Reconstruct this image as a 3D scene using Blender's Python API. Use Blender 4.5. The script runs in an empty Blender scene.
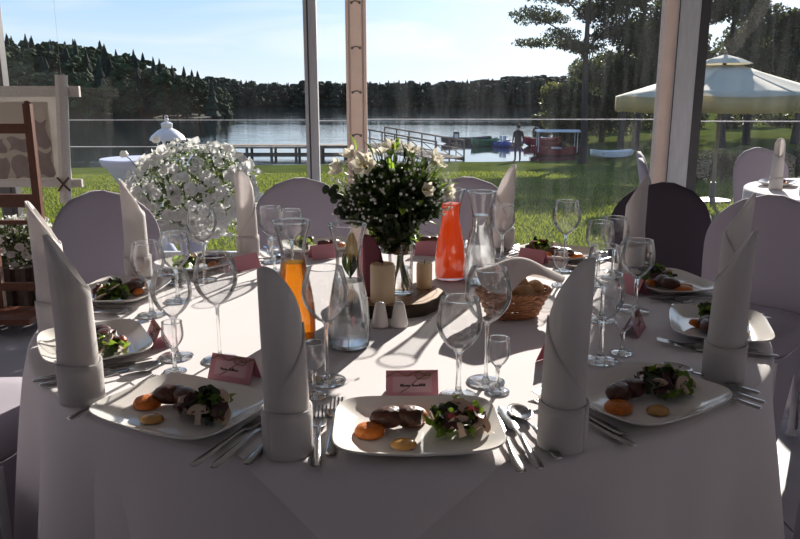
import bpy, math, random
import numpy as np
from mathutils import Vector, Matrix, noise
random.seed(7); rng = np.random.default_rng(7)
sc = bpy.context.scene
COL = sc.collection
PI = math.pi
def rad(a): return math.radians(a)

# ---------------------------------------------------------------- camera
F_PX, CAM_H = 738.0, 1.285
PITCH = math.atan(169.5 / F_PX)
cd = bpy.data.cameras.new('camera'); cam = bpy.data.objects.new('camera', cd); COL.objects.link(cam)
cd.sensor_width = 36.0; cd.lens = F_PX / 800 * 36.0; cd.clip_end = 3000; cd.clip_start = 0.02
cam.location = (0, 0, CAM_H); cam.rotation_euler = (PI / 2 - PITCH, 0, 0)
sc.camera = cam

# ---------------------------------------------------------------- world, sun, exposure
SUN_EL, SUN_AZ = 21.0, 20.0
w = bpy.data.worlds.new('sky'); sc.world = w; w.use_nodes = True
nt = w.node_tree; nt.nodes.clear()
def wn(t): return nt.nodes.new(t)
out = wn('ShaderNodeOutputWorld'); bg = wn('ShaderNodeBackground')
def wmath(op, *a, clamp=False):
    m = wn('ShaderNodeMath'); m.operation = op; m.use_clamp = clamp
    for i, v in enumerate(a):
        if isinstance(v, (int, float)): m.inputs[i].default_value = v
        else: nt.links.new(v, m.inputs[i])
    return m.outputs[0]
L = nt.links.new
tc = wn('ShaderNodeTexCoord'); sep = wn('ShaderNodeSeparateXYZ'); L(tc.outputs['Generated'], sep.inputs[0])
grad = wn('ShaderNodeValToRGB'); ge = grad.color_ramp.elements                 # colour by height above the horizon
ge[0].position = 0.0; ge[0].color = (0.84, 0.93, 1.0, 1); ge[1].position = 1.0; ge[1].color = (0.13, 0.28, 0.60, 1)
for p_, c_ in ((0.06, (0.66, 0.84, 1.0, 1)), (0.14, (0.43, 0.68, 0.95, 1)), (0.35, (0.24, 0.46, 0.82, 1))):
    q_ = ge.new(p_); q_.color = c_
L(wmath('MAXIMUM', sep.outputs['Z'], 0.0), grad.inputs[0])
a, e = rad(SUN_AZ), rad(SUN_EL)
dot = wn('ShaderNodeVectorMath'); dot.operation = 'DOT_PRODUCT'; L(tc.outputs['Generated'], dot.inputs[0])
dot.inputs[1].default_value = (math.sin(a) * math.cos(e), math.cos(a) * math.cos(e), math.sin(e))
glow = wmath('POWER', wmath('MAXIMUM', dot.outputs['Value'], 0.0), 14.0)      # brighter round the sun
glow = wmath('MULTIPLY', glow, 0.85)
mp = wn('ShaderNodeMapping'); mp.inputs['Scale'].default_value = (1.3, 1.3, 7.0); mp.inputs['Rotation'].default_value = (0.1, 0.25, 0)
nz = wn('ShaderNodeTexNoise'); nz.inputs['Scale'].default_value = 2.2; nz.inputs['Detail'].default_value = 6; nz.inputs['Distortion'].default_value = 0.7
L(tc.outputs['Generated'], mp.inputs['Vector']); L(mp.outputs[0], nz.inputs['Vector'])
wisp = wmath('MULTIPLY', wmath('SUBTRACT', nz.outputs['Fac'], 0.48, clamp=True), 2.2, clamp=True)
mx = wn('ShaderNodeMixRGB'); mx.inputs[2].default_value = (1.0, 1.0, 1.0, 1); L(wisp, mx.inputs[0]); L(grad.outputs[0], mx.inputs[1])
m2 = wn('ShaderNodeMixRGB'); m2.blend_type = 'ADD'; m2.inputs[0].default_value = 1.0; L(mx.outputs[0], m2.inputs[1])
gc = wn('ShaderNodeMixRGB'); gc.blend_type = 'MULTIPLY'; gc.inputs[0].default_value = 1.0; gc.inputs[1].default_value = (1.0, 0.95, 0.86, 1); L(glow, gc.inputs[2])
L(gc.outputs[0], m2.inputs[2]); L(m2.outputs[0], bg.inputs['Color']); L(bg.outputs[0], out.inputs['Surface'])
bg.inputs['Strength'].default_value = 1.08
sd = bpy.data.lights.new('sun', 'SUN'); sun = bpy.data.objects.new('sun', sd); COL.objects.link(sun)
sd.energy = 11.0; sd.angle = rad(0.6); sd.color = (1.0, 0.93, 0.83)
a, e = rad(SUN_AZ), rad(SUN_EL)
sdir = Vector((-math.sin(a) * math.cos(e), -math.cos(a) * math.cos(e), -math.sin(e)))
sun.rotation_euler = sdir.to_track_quat('-Z', 'Y').to_euler(); sun.location = (6, 16, 8)
sc.view_settings.view_transform = 'Standard'; sc.view_settings.look = 'None'
sc.view_settings.gamma = 1.0; sc.view_settings.use_curve_mapping = False
sc.view_settings.exposure = 0.0
cy = sc.cycles
cy.use_denoising = True; cy.max_bounces = 10; cy.transparent_max_bounces = 40
cy.diffuse_bounces = 5; cy.glossy_bounces = 5; cy.transmission_bounces = 10
cy.caustics_reflective = False; cy.caustics_refractive = False; cy.sample_clamp_indirect = 6.0

# ---------------------------------------------------------------- materials
MATS = {}
def mat(name, color, rough=0.5, metal=0.0, trans=0.0, tcol=None, bump=0.0, bscale=60, var=0.0, vscale=8, vcol=None, spec=0.5, sheen=0.0, vstretch=None):
    """principled (plus a translucent share) with procedural colour variation and bump"""
    if name in MATS: return MATS[name]
    m = bpy.data.materials.new(name); m.use_nodes = True; MATS[name] = m
    t = m.node_tree; n = t.nodes; l = t.links.new
    p = n['Principled BSDF']; o = n['Material Output']
    p.inputs['Base Color'].default_value = (*color, 1); p.inputs['Roughness'].default_value = rough
    p.inputs['Metallic'].default_value = metal; p.inputs['Specular IOR Level'].default_value = spec
    if sheen: p.inputs['Sheen Weight'].default_value = sheen
    csock = None
    if var or bump:
        tcn = n.new('ShaderNodeTexCoord'); mpn = n.new('ShaderNodeMapping'); l(tcn.outputs['Object'], mpn.inputs['Vector'])
        if vstretch: mpn.inputs['Scale'].default_value = vstretch
    if var:
        k = n.new('ShaderNodeTexNoise'); k.inputs['Scale'].default_value = vscale; k.inputs['Detail'].default_value = 5
        l(mpn.outputs[0], k.inputs['Vector'])
        r = n.new('ShaderNodeValToRGB'); r.color_ramp.elements[0].position = 0.3; r.color_ramp.elements[1].position = 0.7
        v = vcol or tuple(c * (1 - var) for c in color)
        r.color_ramp.elements[0].color = (*v, 1); r.color_ramp.elements[1].color = (*color, 1)
        l(k.outputs['Fac'], r.inputs[0]); l(r.outputs[0], p.inputs['Base Color']); csock = r.outputs[0]
    if bump:
        b = n.new('ShaderNodeBump'); b.inputs['Strength'].default_value = bump; b.inputs['Distance'].default_value = 0.002
        k2 = n.new('ShaderNodeTexNoise'); k2.inputs['Scale'].default_value = bscale; k2.inputs['Detail'].default_value = 4
        l(mpn.outputs[0], k2.inputs['Vector']); l(k2.outputs['Fac'], b.inputs['Height']); l(b.outputs[0], p.inputs['Normal'])
    if trans:
        tr = n.new('ShaderNodeBsdfTranslucent'); tr.inputs['Color'].default_value = (*(tcol or color), 1)
        if csock and not tcol: l(csock, tr.inputs['Color'])
        ms = n.new('ShaderNodeMixShader'); ms.inputs[0].default_value = trans
        l(p.outputs[0], ms.inputs[1]); l(tr.outputs[0], ms.inputs[2]); l(ms.outputs[0], o.inputs['Surface'])
    return m

def thin_glass(name, tint=(0.97, 0.98, 0.98), blend=0.22, base=0.03, gain=0.9, haze=0.0, streak=False, edge=None):
    """thin-walled glass: clear transmission, fresnel reflections, an optional share of dust"""
    m = bpy.data.materials.new(name); m.use_nodes = True; MATS[name] = m
    t = m.node_tree; n = t.nodes; l = t.links.new; n.remove(n['Principled BSDF']); o = n['Material Output']
    tr = n.new('ShaderNodeBsdfTransparent'); tr.inputs['Color'].default_value = (*tint, 1)
    g = n.new('ShaderNodeBsdfGlossy'); g.inputs['Roughness'].default_value = 0.02; g.inputs['Color'].default_value = (1, 1, 1, 1)
    lw = n.new('ShaderNodeLayerWeight'); lw.inputs['Blend'].default_value = blend
    ma = n.new('ShaderNodeMath'); ma.operation = 'MULTIPLY_ADD'; ma.inputs[1].default_value = gain; ma.inputs[2].default_value = base; ma.use_clamp = True
    l(lw.outputs['Fresnel'], ma.inputs[0])
    if edge is not None:
        pw = n.new('ShaderNodeMath'); pw.operation = 'POWER'; pw.inputs[1].default_value = 5.0; l(lw.outputs['Facing'], pw.inputs[0]); 
        l2 = n.new('ShaderNodeLayerWeight'); l2.inputs['Blend'].default_value = 0.5; l(l2.outputs['Facing'], pw.inputs[0])
        mc = n.new('ShaderNodeMixRGB'); mc.inputs[1].default_value = (*tint, 1); mc.inputs[2].default_value = (*edge, 1); l(pw.outputs[0], mc.inputs[0]); l(mc.outputs[0], tr.inputs['Color'])
    ms = n.new('ShaderNodeMixShader'); l(ma.outputs[0], ms.inputs[0]); l(tr.outputs[0], ms.inputs[1]); l(g.outputs[0], ms.inputs[2])
    last = ms
    if haze:
        d = n.new('ShaderNodeBsdfDiffuse'); d.inputs['Color'].default_value = (0.85, 0.85, 0.88, 1)
        td = n.new('ShaderNodeBsdfTranslucent'); td.inputs['Color'].default_value = (0.85, 0.85, 0.88, 1)
        m0 = n.new('ShaderNodeMixShader'); m0.inputs[0].default_value = 0.6; l(d.outputs[0], m0.inputs[1]); l(td.outputs[0], m0.inputs[2])
        tcn = n.new('ShaderNodeTexCoord'); mpn = n.new('ShaderNodeMapping'); mpn.inputs['Scale'].default_value = (5, 5, 0.7) if streak else (1, 1, 1)
        l(tcn.outputs['Object'], mpn.inputs['Vector'])
        k = n.new('ShaderNodeTexNoise'); k.inputs['Scale'].default_value = 1.6; k.inputs['Detail'].default_value = 7; k.inputs['Roughness'].default_value = 0.65
        l(mpn.outputs[0], k.inputs['Vector'])
        mr = n.new('ShaderNodeMapRange'); mr.inputs['From Min'].default_value = 0.42; mr.inputs['From Max'].default_value = 0.78
        mr.inputs['To Min'].default_value = haze * 0.35; mr.inputs['To Max'].default_value = haze * 2.4
        l(k.outputs['Fac'], mr.inputs['Value'])
        m2 = n.new('ShaderNodeMixShader'); l(mr.outputs[0], m2.inputs[0]); l(ms.outputs[0], m2.inputs[1]); l(m0.outputs[0], m2.inputs[2])
        last = m2
    l(last.outputs[0], o.inputs['Surface'])
    return m

def solid_glass(name, color=(1, 1, 1), ior=1.45, rough=0.0, clear=0.0):
    m = bpy.data.materials.new(name); m.use_nodes = True; MATS[name] = m
    t = m.node_tree; n = t.nodes; l = t.links.new; n.remove(n['Principled BSDF']); o = n['Material Output']
    g = n.new('ShaderNodeBsdfGlass'); g.inputs['Color'].default_value = (*color, 1); g.inputs['IOR'].default_value = ior; g.inputs['Roughness'].default_value = rough
    tr = n.new('ShaderNodeBsdfTransparent'); tr.inputs['Color'].default_value = (*color, 1)
    ms = n.new('ShaderNodeMixShader'); ms.inputs[0].default_value = clear
    l(g.outputs[0], ms.inputs[1]); l(tr.outputs[0], ms.inputs[2]); l(ms.outputs[0], o.inputs['Surface'])
    return m

M_CLOTH = mat('white_table_linen', (0.82, 0.78, 0.79), 0.85, trans=0.12, bump=0.25, bscale=350, spec=0.1, sheen=0.2)
M_NAPKIN = mat('napkin_linen', (0.83, 0.80, 0.79), 0.9, trans=0.38, bump=0.3, bscale=420, spec=0.1)
M_SPANDEX = mat('lilac_white_spandex', (0.36, 0.325, 0.385), 0.75, trans=0.10, bump=0.15, bscale=300, spec=0.15, sheen=0.2)
M_DARKSPAN = mat('dark_plum_spandex', (0.045, 0.037, 0.05), 0.8, bump=0.15, bscale=300, spec=0.15)
M_PORCELAIN = mat('white_porcelain', (0.80, 0.77, 0.73), 0.12, spec=0.6, var=0.03, vscale=12)
M_STEEL = mat('polished_steel', (0.42, 0.41, 0.41), 0.2, metal=1.0, var=0.12, vscale=90)
M_GLASS = thin_glass('clear_stemware_glass', (0.965, 0.97, 0.97), 0.20, 0.075, 0.85, edge=(0.25, 0.26, 0.27))
M_STEM = solid_glass('clear_stem_glass', (0.98, 0.99, 0.99), 1.45, clear=0.25)
M_CARAFE = thin_glass('clear_carafe_glass', (0.95, 0.96, 0.96), 0.24, 0.06, 0.85, edge=(0.25, 0.27, 0.27))
M_WATER = solid_glass('still_water', (0.97, 0.985, 0.99), 1.33, clear=0.35)
M_AMBER = solid_glass('amber_apple_juice', (0.93, 0.52, 0.09), 1.33, clear=0.2)
M_ORANGE = mat('red_orange_juice', (0.88, 0.17, 0.03), 0.25, trans=0.5, tcol=(1.0, 0.31, 0.05), var=0.25, vscale=25, vcol=(0.85, 0.11, 0.025))
M_PINK = mat('dusty_pink_card', (0.56, 0.26, 0.31), 0.75, trans=0.18, tcol=(0.7, 0.3, 0.36), bump=0.1, bscale=300)
M_LABEL = mat('name_slip_paper', (0.60, 0.36, 0.40), 0.8, var=0.04, vscale=40)
M_INK = mat('dark_ink', (0.03, 0.02, 0.025), 0.8, var=0.1)
M_TWINE = mat('jute_twine', (0.28, 0.19, 0.10), 0.9, bump=0.5, bscale=500, var=0.3, vscale=300)
M_MAROON = mat('shadow_side_maroon_card', (0.16, 0.025, 0.045), 0.7, trans=0.1, var=0.1, vscale=40)
M_WAX = mat('cream_wax', (0.78, 0.68, 0.50), 0.45, trans=0.3, tcol=(0.9, 0.7, 0.42), var=0.06, vscale=20)
M_WICK = mat('charred_wick', (0.02, 0.018, 0.015), 0.9, var=0.2)
M_WOOD = mat('sawn_birch_face', (0.45, 0.27, 0.13), 0.6, var=0.35, vscale=26, bump=0.3, bscale=90)
M_BARK = mat('dark_bark', (0.075, 0.05, 0.035), 0.95, var=0.6, vscale=40, bump=1.0, bscale=70)
M_WICKER = mat('brown_wicker', (0.50, 0.23, 0.10), 0.5, var=0.45, vscale=50, bump=0.4, bscale=200)
M_BREAD = mat('bread_crust', (0.70, 0.45, 0.22), 0.6, trans=0.08, var=0.4, vscale=22, vcol=(0.40, 0.19, 0.07), bump=0.4, bscale=90)
M_MEAT = mat('roast_meat', (0.12, 0.036, 0.02), 0.34, var=0.8, vscale=90, bump=1.0, bscale=160, spec=0.45)
M_PUREE = mat('orange_carrot_puree', (0.72, 0.19, 0.015), 0.45, trans=0.12, var=0.35, vscale=110, bump=1.0, bscale=180)
M_SAUCE = mat('ochre_sauce', (0.62, 0.33, 0.10), 0.15, trans=0.1, var=0.15, vscale=60)
M_LEAFG = mat('salad_green', (0.13, 0.24, 0.03), 0.4, trans=0.35, tcol=(0.28, 0.42, 0.04), var=0.45, vscale=60, bump=0.5, bscale=120)
M_LEAFD = mat('salad_dark', (0.035, 0.05, 0.018), 0.4, trans=0.2, var=0.5, vscale=60, bump=0.5, bscale=120)
M_LEAFR = mat('salad_red', (0.07, 0.02, 0.022), 0.4, trans=0.2, tcol=(0.2, 0.03, 0.03), var=0.5, vscale=60, bump=0.5, bscale=120)
M_MUSH = mat('mushroom_flesh', (0.72, 0.55, 0.42), 0.5, trans=0.2, var=0.2, vscale=90)
M_GILL = mat('mushroom_gill', (0.20, 0.10, 0.06), 0.6, var=0.2, vscale=120)
M_BLEAF = mat('bouquet_leaf', (0.030, 0.052, 0.020), 0.45, trans=0.22, tcol=(0.10, 0.17, 0.03), var=0.5, vscale=30)
M_BLEAFL = mat('bouquet_light_leaf', (0.13, 0.24, 0.035), 0.45, trans=0.45, tcol=(0.35, 0.55, 0.06), var=0.4, vscale=30)
M_PETLEAF = mat('petunia_leaf', (0.08, 0.11, 0.05), 0.6, trans=0.3, tcol=(0.22, 0.28, 0.10), var=0.4, vscale=20)
M_STEMG = mat('green_stem', (0.09, 0.15, 0.03), 0.5, trans=0.15, var=0.3, vscale=40)
M_PETAL = mat('cream_white_petal', (0.80, 0.76, 0.64), 0.6, trans=0.4, var=0.06, vscale=40)
M_PETALW = mat('white_petal', (0.82, 0.82, 0.80), 0.6, trans=0.4, var=0.05, vscale=30)
M_YELLOW = mat('yellow_flower_centre', (0.65, 0.45, 0.08), 0.6, var=0.2, vscale=90)
M_FLOOR = mat('grey_lilac_floor', (0.30, 0.28, 0.31), 0.55, var=0.12, vscale=6, bump=0.1, bscale=80)
M_TENT = mat('white_tent_canvas', (0.60, 0.58, 0.58), 0.7, trans=0.12, bump=0.1, bscale=60, spec=0.2)
M_ALU = mat('grey_aluminium', (0.60, 0.61, 0.63), 0.45, metal=0.1, var=0.12, vscale=14, vstretch=(4, 4, 0.6))
M_BEIGE = mat('beige_pvc_strip', (0.76, 0.65, 0.59), 0.6, trans=0.3, var=0.08, vscale=10)
M_DARKFR = mat('dark_grey_frame', (0.07, 0.065, 0.07), 0.5, var=0.2, vscale=12)
M_ROPE = mat('grey_lacing_cord', (0.22, 0.20, 0.20), 0.8, var=0.2, vscale=90)
M_PANE = thin_glass('clear_pvc_window', (0.955, 0.96, 0.965), 0.16, 0.015, 0.55, haze=0.008)
M_PANES = thin_glass('dusty_pvc_window', (0.94, 0.945, 0.955), 0.16, 0.02, 0.55, haze=0.017, streak=True)
M_SEAM = mat('welded_seam', (0.72, 0.72, 0.74), 0.35, trans=0.5, var=0.2, vscale=30)
M_BROWN = mat('red_brown_stained_wood', (0.17, 0.055, 0.028), 0.45, var=0.4, vscale=18, vstretch=(6, 6, 1), bump=0.2, bscale=60)
M_WHITEW = mat('whitewashed_wood', (0.62, 0.58, 0.54), 0.75, var=0.2, vscale=22, vstretch=(5, 5, 5), bump=0.3, bscale=80)
M_BOARD = mat('pale_linen_board', (0.62, 0.59, 0.56), 0.85, trans=0.35, var=0.15, vscale=7, bump=0.2, bscale=200)
M_PHOTO = mat('greyish_pink_print', (0.36, 0.29, 0.27), 0.7, trans=0.2, var=0.25, vscale=16)
M_CREAM = mat('cream_paper', (0.66, 0.60, 0.52), 0.75, trans=0.3, var=0.08, vscale=12)
M_CORD = mat('brown_string', (0.10, 0.06, 0.04), 0.9, var=0.2, vscale=60)
M_WHITEP = mat('white_painted_metal', (0.72, 0.73, 0.76), 0.45, var=0.06, vscale=14)
M_SHADEBLUE = mat('white_stretch_cloth_shade_blue', (0.55, 0.58, 0.74), 0.75, trans=0.2, bump=0.1, bscale=200)  # bluish tinge of the shade side is put into the base colour
M_CANVAS = mat('cream_parasol_canvas', (0.70, 0.66, 0.56), 0.8, trans=0.45, tcol=(0.80, 0.74, 0.58), var=0.08, vscale=3)
M_VALANCE = mat('cream_valance_painted_sunlight', (0.66, 0.58, 0.40), 0.8, trans=0.7, tcol=(0.85, 0.74, 0.45), var=0.08, vscale=3)  # glow of sun shining through is mixed into the yellower colour
M_LAWN = mat('lawn_soil_and_turf', (0.085, 0.105, 0.025), 0.95, var=0.45, vscale=0.9, vcol=(0.05, 0.065, 0.018), bump=1.0, bscale=30, spec=0.0)
M_GRASS = mat('grass_blade', (0.12, 0.165, 0.03), 0.6, trans=0.4, tcol=(0.25, 0.29, 0.04), var=0.4, vscale=1.5, spec=0.2)
M_TREEL = mat('tree_leaf', (0.05, 0.062, 0.03), 0.6, trans=0.3, tcol=(0.10, 0.12, 0.04), var=0.5, vscale=0.8)
M_TREELO = mat('tree_leaf_olive', (0.08, 0.085, 0.03), 0.6, trans=0.35, tcol=(0.18, 0.18, 0.05), var=0.4, vscale=0.8)
M_TRUNK = mat('grey_brown_trunk', (0.055, 0.04, 0.04), 0.95, var=0.4, vscale=6, bump=0.8, bscale=20)
M_FIR = mat('dark_forest_green', (0.020, 0.032, 0.022), 0.9, var=0.5, vscale=0.25, spec=0.1)
M_DECID = mat('mid_forest_green', (0.040, 0.058, 0.024), 0.9, var=0.5, vscale=0.25, spec=0.1)
def tree_variation(m):
    t = m.node_tree; n = t.nodes; l = t.links.new; p = n['Principled BSDF']; src = p.inputs['Base Color'].links[0].from_socket
    oi = n.new('ShaderNodeObjectInfo'); mr = n.new('ShaderNodeMapRange'); mr.inputs['To Min'].default_value = 0.6; mr.inputs['To Max'].default_value = 1.5
    hs = n.new('ShaderNodeHueSaturation'); l(oi.outputs['Random'], mr.inputs['Value']); l(mr.outputs[0], hs.inputs['Value']); l(src, hs.inputs['Color']); l(hs.outputs[0], p.inputs['Base Color'])
tree_variation(M_FIR); tree_variation(M_DECID)
M_HILL = mat('forest_floor', (0.012, 0.016, 0.010), 0.95, var=0.4, vscale=0.05)
M_JETTY = mat('weathered_jetty_wood', (0.20, 0.15, 0.11), 0.85, var=0.35, vscale=3, vstretch=(1, 1, 1), bump=0.4, bscale=12)
M_BOATD = mat('dark_blue_hull', (0.035, 0.04, 0.07), 0.4, var=0.2, vscale=2)
M_BOATG = mat('green_hull', (0.03, 0.20, 0.10), 0.4, var=0.2, vscale=2)
M_BOATB = mat('blue_hull', (0.04, 0.07, 0.30), 0.4, var=0.2, vscale=2)
M_BOATR = mat('red_hull', (0.28, 0.02, 0.035), 0.4, var=0.2, vscale=2)
M_BOATW = mat('white_hull', (0.75, 0.75, 0.77), 0.4, var=0.08, vscale=2)
M_SKIN = mat('skin', (0.45, 0.27, 0.19), 0.55, var=0.1, vscale=14)
M_DARKWEAR = mat('dark_clothing', (0.02, 0.02, 0.028), 0.85, var=0.25, vscale=8)
M_HAIR = mat('dark_hair', (0.025, 0.018, 0.014), 0.6, var=0.3, vscale=40)
M_TERRA = mat('grey_planter', (0.48, 0.46, 0.45), 0.8, var=0.2, vscale=12, bump=0.2, bscale=60)
M_LOG = mat('rough_log_planter', (0.13, 0.10, 0.085), 0.9, var=0.5, vscale=14, bump=0.6, bscale=40)

def water_mat():
    m = bpy.data.materials.new('lake_water'); m.use_nodes = True
    t = m.node_tree; n = t.nodes; l = t.links.new; p = n['Principled BSDF']
    p.inputs['Base Color'].default_value = (0.012, 0.018, 0.024, 1); p.inputs['Roughness'].default_value = 0.04; p.inputs['IOR'].default_value = 2.1
    tcn = n.new('ShaderNodeTexCoord'); mpn = n.new('ShaderNodeMapping'); mpn.inputs['Scale'].default_value = (0.25, 1.0, 1)
    k = n.new('ShaderNodeTexNoise'); k.inputs['Scale'].default_value = 1.1; k.inputs['Detail'].default_value = 5
    mp2 = n.new('ShaderNodeMapping'); mp2.inputs['Scale'].default_value = (0.006, 0.05, 1)
    k2 = n.new('ShaderNodeTexNoise'); k2.inputs['Scale'].default_value = 1.0; k2.inputs['Detail'].default_value = 3
    r2 = n.new('ShaderNodeMapRange'); r2.inputs['From Min'].default_value = 0.42; r2.inputs['From Max'].default_value = 0.6
    r2.inputs['To Min'].default_value = 0.05; r2.inputs['To Max'].default_value = 0.5
    b = n.new('ShaderNodeBump'); b.inputs['Distance'].default_value = 0.05
    l(tcn.outputs['Object'], mpn.inputs['Vector']); l(tcn.outputs['Object'], mp2.inputs['Vector'])
    l(mpn.outputs[0], k.inputs['Vector']); l(mp2.outputs[0], k2.inputs['Vector'])
    l(k2.outputs['Fac'], r2.inputs['Value']); l(r2.outputs[0], b.inputs['Strength'])
    l(k.outputs['Fac'], b.inputs['Height']); l(b.outputs[0], p.inputs['Normal'])
    return m
M_LAKE = water_mat()

# ---------------------------------------------------------------- mesh helpers
class MB:
    def __init__(s): s.v = []; s.f = []
    def add(s, verts, faces):
        o = len(s.v); s.v.extend([tuple(map(float, q)) for q in verts]); s.f.extend([tuple(i + o for i in q) for q in faces]); return s
    def box(s, c, d, rz=0.0, R=None):
        x, y, z = (k / 2 for k in d)
        p = [Vector((i * x, j * y, k * z)) for k in (-1, 1) for j in (-1, 1) for i in (-1, 1)]
        Mr = R if R is not None else Matrix.Rotation(rz, 3, 'Z')
        p = [Mr @ q + Vector(c) for q in p]
        return s.add(p, [(0, 2, 3, 1), (4, 5, 7, 6), (0, 1, 5, 4), (2, 6, 7, 3), (0, 4, 6, 2), (1, 3, 7, 5)])
    def loft(s, loops, cap0=True, cap1=True, closed=True):
        n = len(loops[0]); v = [p for lp in loops for p in lp]; f = []
        m = n if closed else n - 1
        for i in range(len(loops) - 1):
            for j in range(m):
                k = (j + 1) % n
                f.append((i * n + j, i * n + k, (i + 1) * n + k, (i + 1) * n + j))
        if cap0: f.append(tuple(range(n))[::-1])
        if cap1: f.append(tuple(range((len(loops) - 1) * n, len(loops) * n)))
        return s.add(v, f)
    def lathe(s, prof, n=24, c=(0, 0, 0), cap0=True, cap1=True, sx=1, sy=1):
        return s.loft([[(c[0] + r * sx * math.cos(2 * PI * i / n), c[1] + r * sy * math.sin(2 * PI * i / n), c[2] + z) for i in range(n)] for r, z in prof], cap0, cap1)
    def tube(s, pts, r, n=6, closed=False, caps=True):
        pts = [Vector(p) for p in pts]; loops = []; m = len(pts)
        rr = r if isinstance(r, (list, tuple)) else [r] * m
        prev = None
        for i, p in enumerate(pts):
            d = (pts[(i + 1) % m] - pts[i - 1]) if closed else (pts[min(i + 1, m - 1)] - pts[max(i - 1, 0)])
            d = d.normalized() if d.length > 1e-9 else Vector((0, 0, 1))
            if prev is None:
                u = d.cross(Vector((0, 0, 1)));
                if u.length < 1e-3: u = d.cross(Vector((1, 0, 0)))
            else: u = prev - d * prev.dot(d)
            u.normalize(); prev = u; v = d.cross(u)
            loops.append([p + (u * math.cos(2 * PI * k / n) + v * math.sin(2 * PI * k / n)) * rr[i] for k in range(n)])
        if closed: loops.append(loops[0]); return s.loft(loops, False, False)
        return s.loft(loops, caps, caps)
    def grid(s, fn, nu, nv):
        v = [fn(i / (nu - 1), j / (nv - 1)) for j in range(nv) for i in range(nu)]
        f = [(j * nu + i, j * nu + i + 1, (j + 1) * nu + i + 1, (j + 1) * nu + i) for j in range(nv - 1) for i in range(nu - 1)]
        return s.add(v, f)
    def ball(s, c, r, nu=10, nv=7, R=None, jit=0.0, seed=0):
        if not isinstance(r, (tuple, list)): r = (r, r, r)
        vv = []; 
        for j in range(nv + 1):
            t = PI * j / nv
            for i in range(nu):
                p = Vector((math.sin(t) * math.cos(2 * PI * i / nu), math.sin(t) * math.sin(2 * PI * i / nu), math.cos(t)))
                k = 1 + jit * noise.noise(p * 2.1 + Vector((seed * 3.7, seed, 0))) if jit else 1
                q = Vector((p.x * r[0], p.y * r[1], p.z * r[2])) * k
                if R is not None: q = R @ q
                vv.append(q + Vector(c))
        f = [(j * nu + i, (j + 1) * nu + i, (j + 1) * nu + (i + 1) % nu, j * nu + (i + 1) % nu) for j in range(nv) for i in range(nu)]
        return s.add(vv, f)
    def mesh(s, name, mats, smooth=True, merge=False):
        me = bpy.data.meshes.new(name); me.from_pydata(s.v, [], s.f)
        for m in (mats if isinstance(mats, (list, tuple)) else [mats]): me.materials.append(m)
        if smooth: me.polygons.foreach_set('use_smooth', [True] * len(me.polygons))
        me.update()
        if smooth:
            try: me.set_sharp_from_angle(angle=rad(42))
            except Exception: pass
        return me

def link(name, me, parent=None, loc=(0, 0, 0), rot=(0, 0, 0), scale=(1, 1, 1)):
    o = bpy.data.objects.new(name, me); COL.objects.link(o)
    o.location = loc; o.rotation_euler = rot; o.scale = scale
    if parent is not None: o.parent = parent
    return o
def tag(o, label=None, cat=None, group=None, kind=None):
    if label: o['label'] = label
    if cat: o['category'] = cat
    if group: o['group'] = group
    if kind: o['kind'] = kind
    return o
def thing(name, label, cat, loc=(0, 0, 0), rz=0.0, group=None):
    return tag(link(name, None, None, loc, (0, 0, rz)), label, cat, group)
def build(name, mb, m, parent=None, loc=(0, 0, 0), rot=(0, 0, 0), smooth=True):
    return link(name, mb.mesh(name, m, smooth), parent, loc, rot)
def solidify(o, t, off=0.0):
    md = o.modifiers.new('thickness', 'SOLIDIFY'); md.thickness = t; md.offset = off; return o
def subsurf(o, l=1):
    md = o.modifiers.new('smooth', 'SUBSURF'); md.levels = l; md.render_levels = l; return o
def sup(th, a, b, p):
    c, s_ = math.cos(th), math.sin(th)
    return a * math.copysign(abs(c) ** (2 / p), c), b * math.copysign(abs(s_) ** (2 / p), s_)
TX, TY, TZ, TR = 0.0, 1.91, 0.75, 0.90         # the round table

# ================================================================ THE SETTING
WY = 6.0                                        # window wall
def struct(name, mb, m, smooth=False, parent=None, label=None):
    o = build(name, mb, m, parent, smooth=smooth)
    if parent is None: o['kind'] = 'structure'
    if label: o['label'] = label
    return o
fl = tag(link('floor', None), 'pale grey lilac tent floor boards under the tables', None, None, 'structure')
fw = 0.6
pm = {}
for i in range(12):
    for j in range(5):
        x0, x1 = -4.2 + i * 0.9, -4.2 + (i + 1) * 0.9
        y0, y1 = -2.0 + j * 1.612, -2.0 + (j + 1) * 1.612
        if 'panel' not in pm: pm['panel'] = MB().box((0, 0, -0.02), (0.894, 1.606, 0.04)).mesh('floor_panel', M_FLOOR, False)
        link('floor_panel', pm['panel'], fl, ((x0 + x1) / 2, (y0 + y1) / 2, 0))
build('subfloor', MB().box((1.2, 2.03, -0.16), (10.9, 8.1, 0.22)), M_DARKFR, fl, smooth=False)

# ceiling: translucent white canvas with a low slope rising towards the middle of the tent
cm = MB(); 
cm.grid(lambda u, v: (-4.3 + 11 * u, 6.12 - 8.2 * v, 2.95 + 0.55 * v + 0.02 * math.sin(u * 20)), 12, 8)
ce = struct('ceiling', cm, M_TENT, True); solidify(ce, 0.006)
ce['label'] = 'translucent white canvas tent roof overhead'
wb = MB().box((1.2, -2.08, 1.75), (11, 0.03, 3.5)); struct('added_wall_back', wb, M_TENT, label='unseen white canvas back wall, added to dim the tent inside')  # back and side walls are unseen, added to cut daylight inside
struct('added_wall_left', MB().box((-4.18, 2.0, 1.5), (0.03, 8.1, 3.0)), M_TENT, label='unseen white canvas side wall at left, added to dim the tent inside')
struct('added_wall_right', MB().box((6.75, 2.0, 1.5), (0.03, 8.1, 3.0)), M_TENT, label='unseen white canvas side wall at right, added to dim the tent inside')

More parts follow.
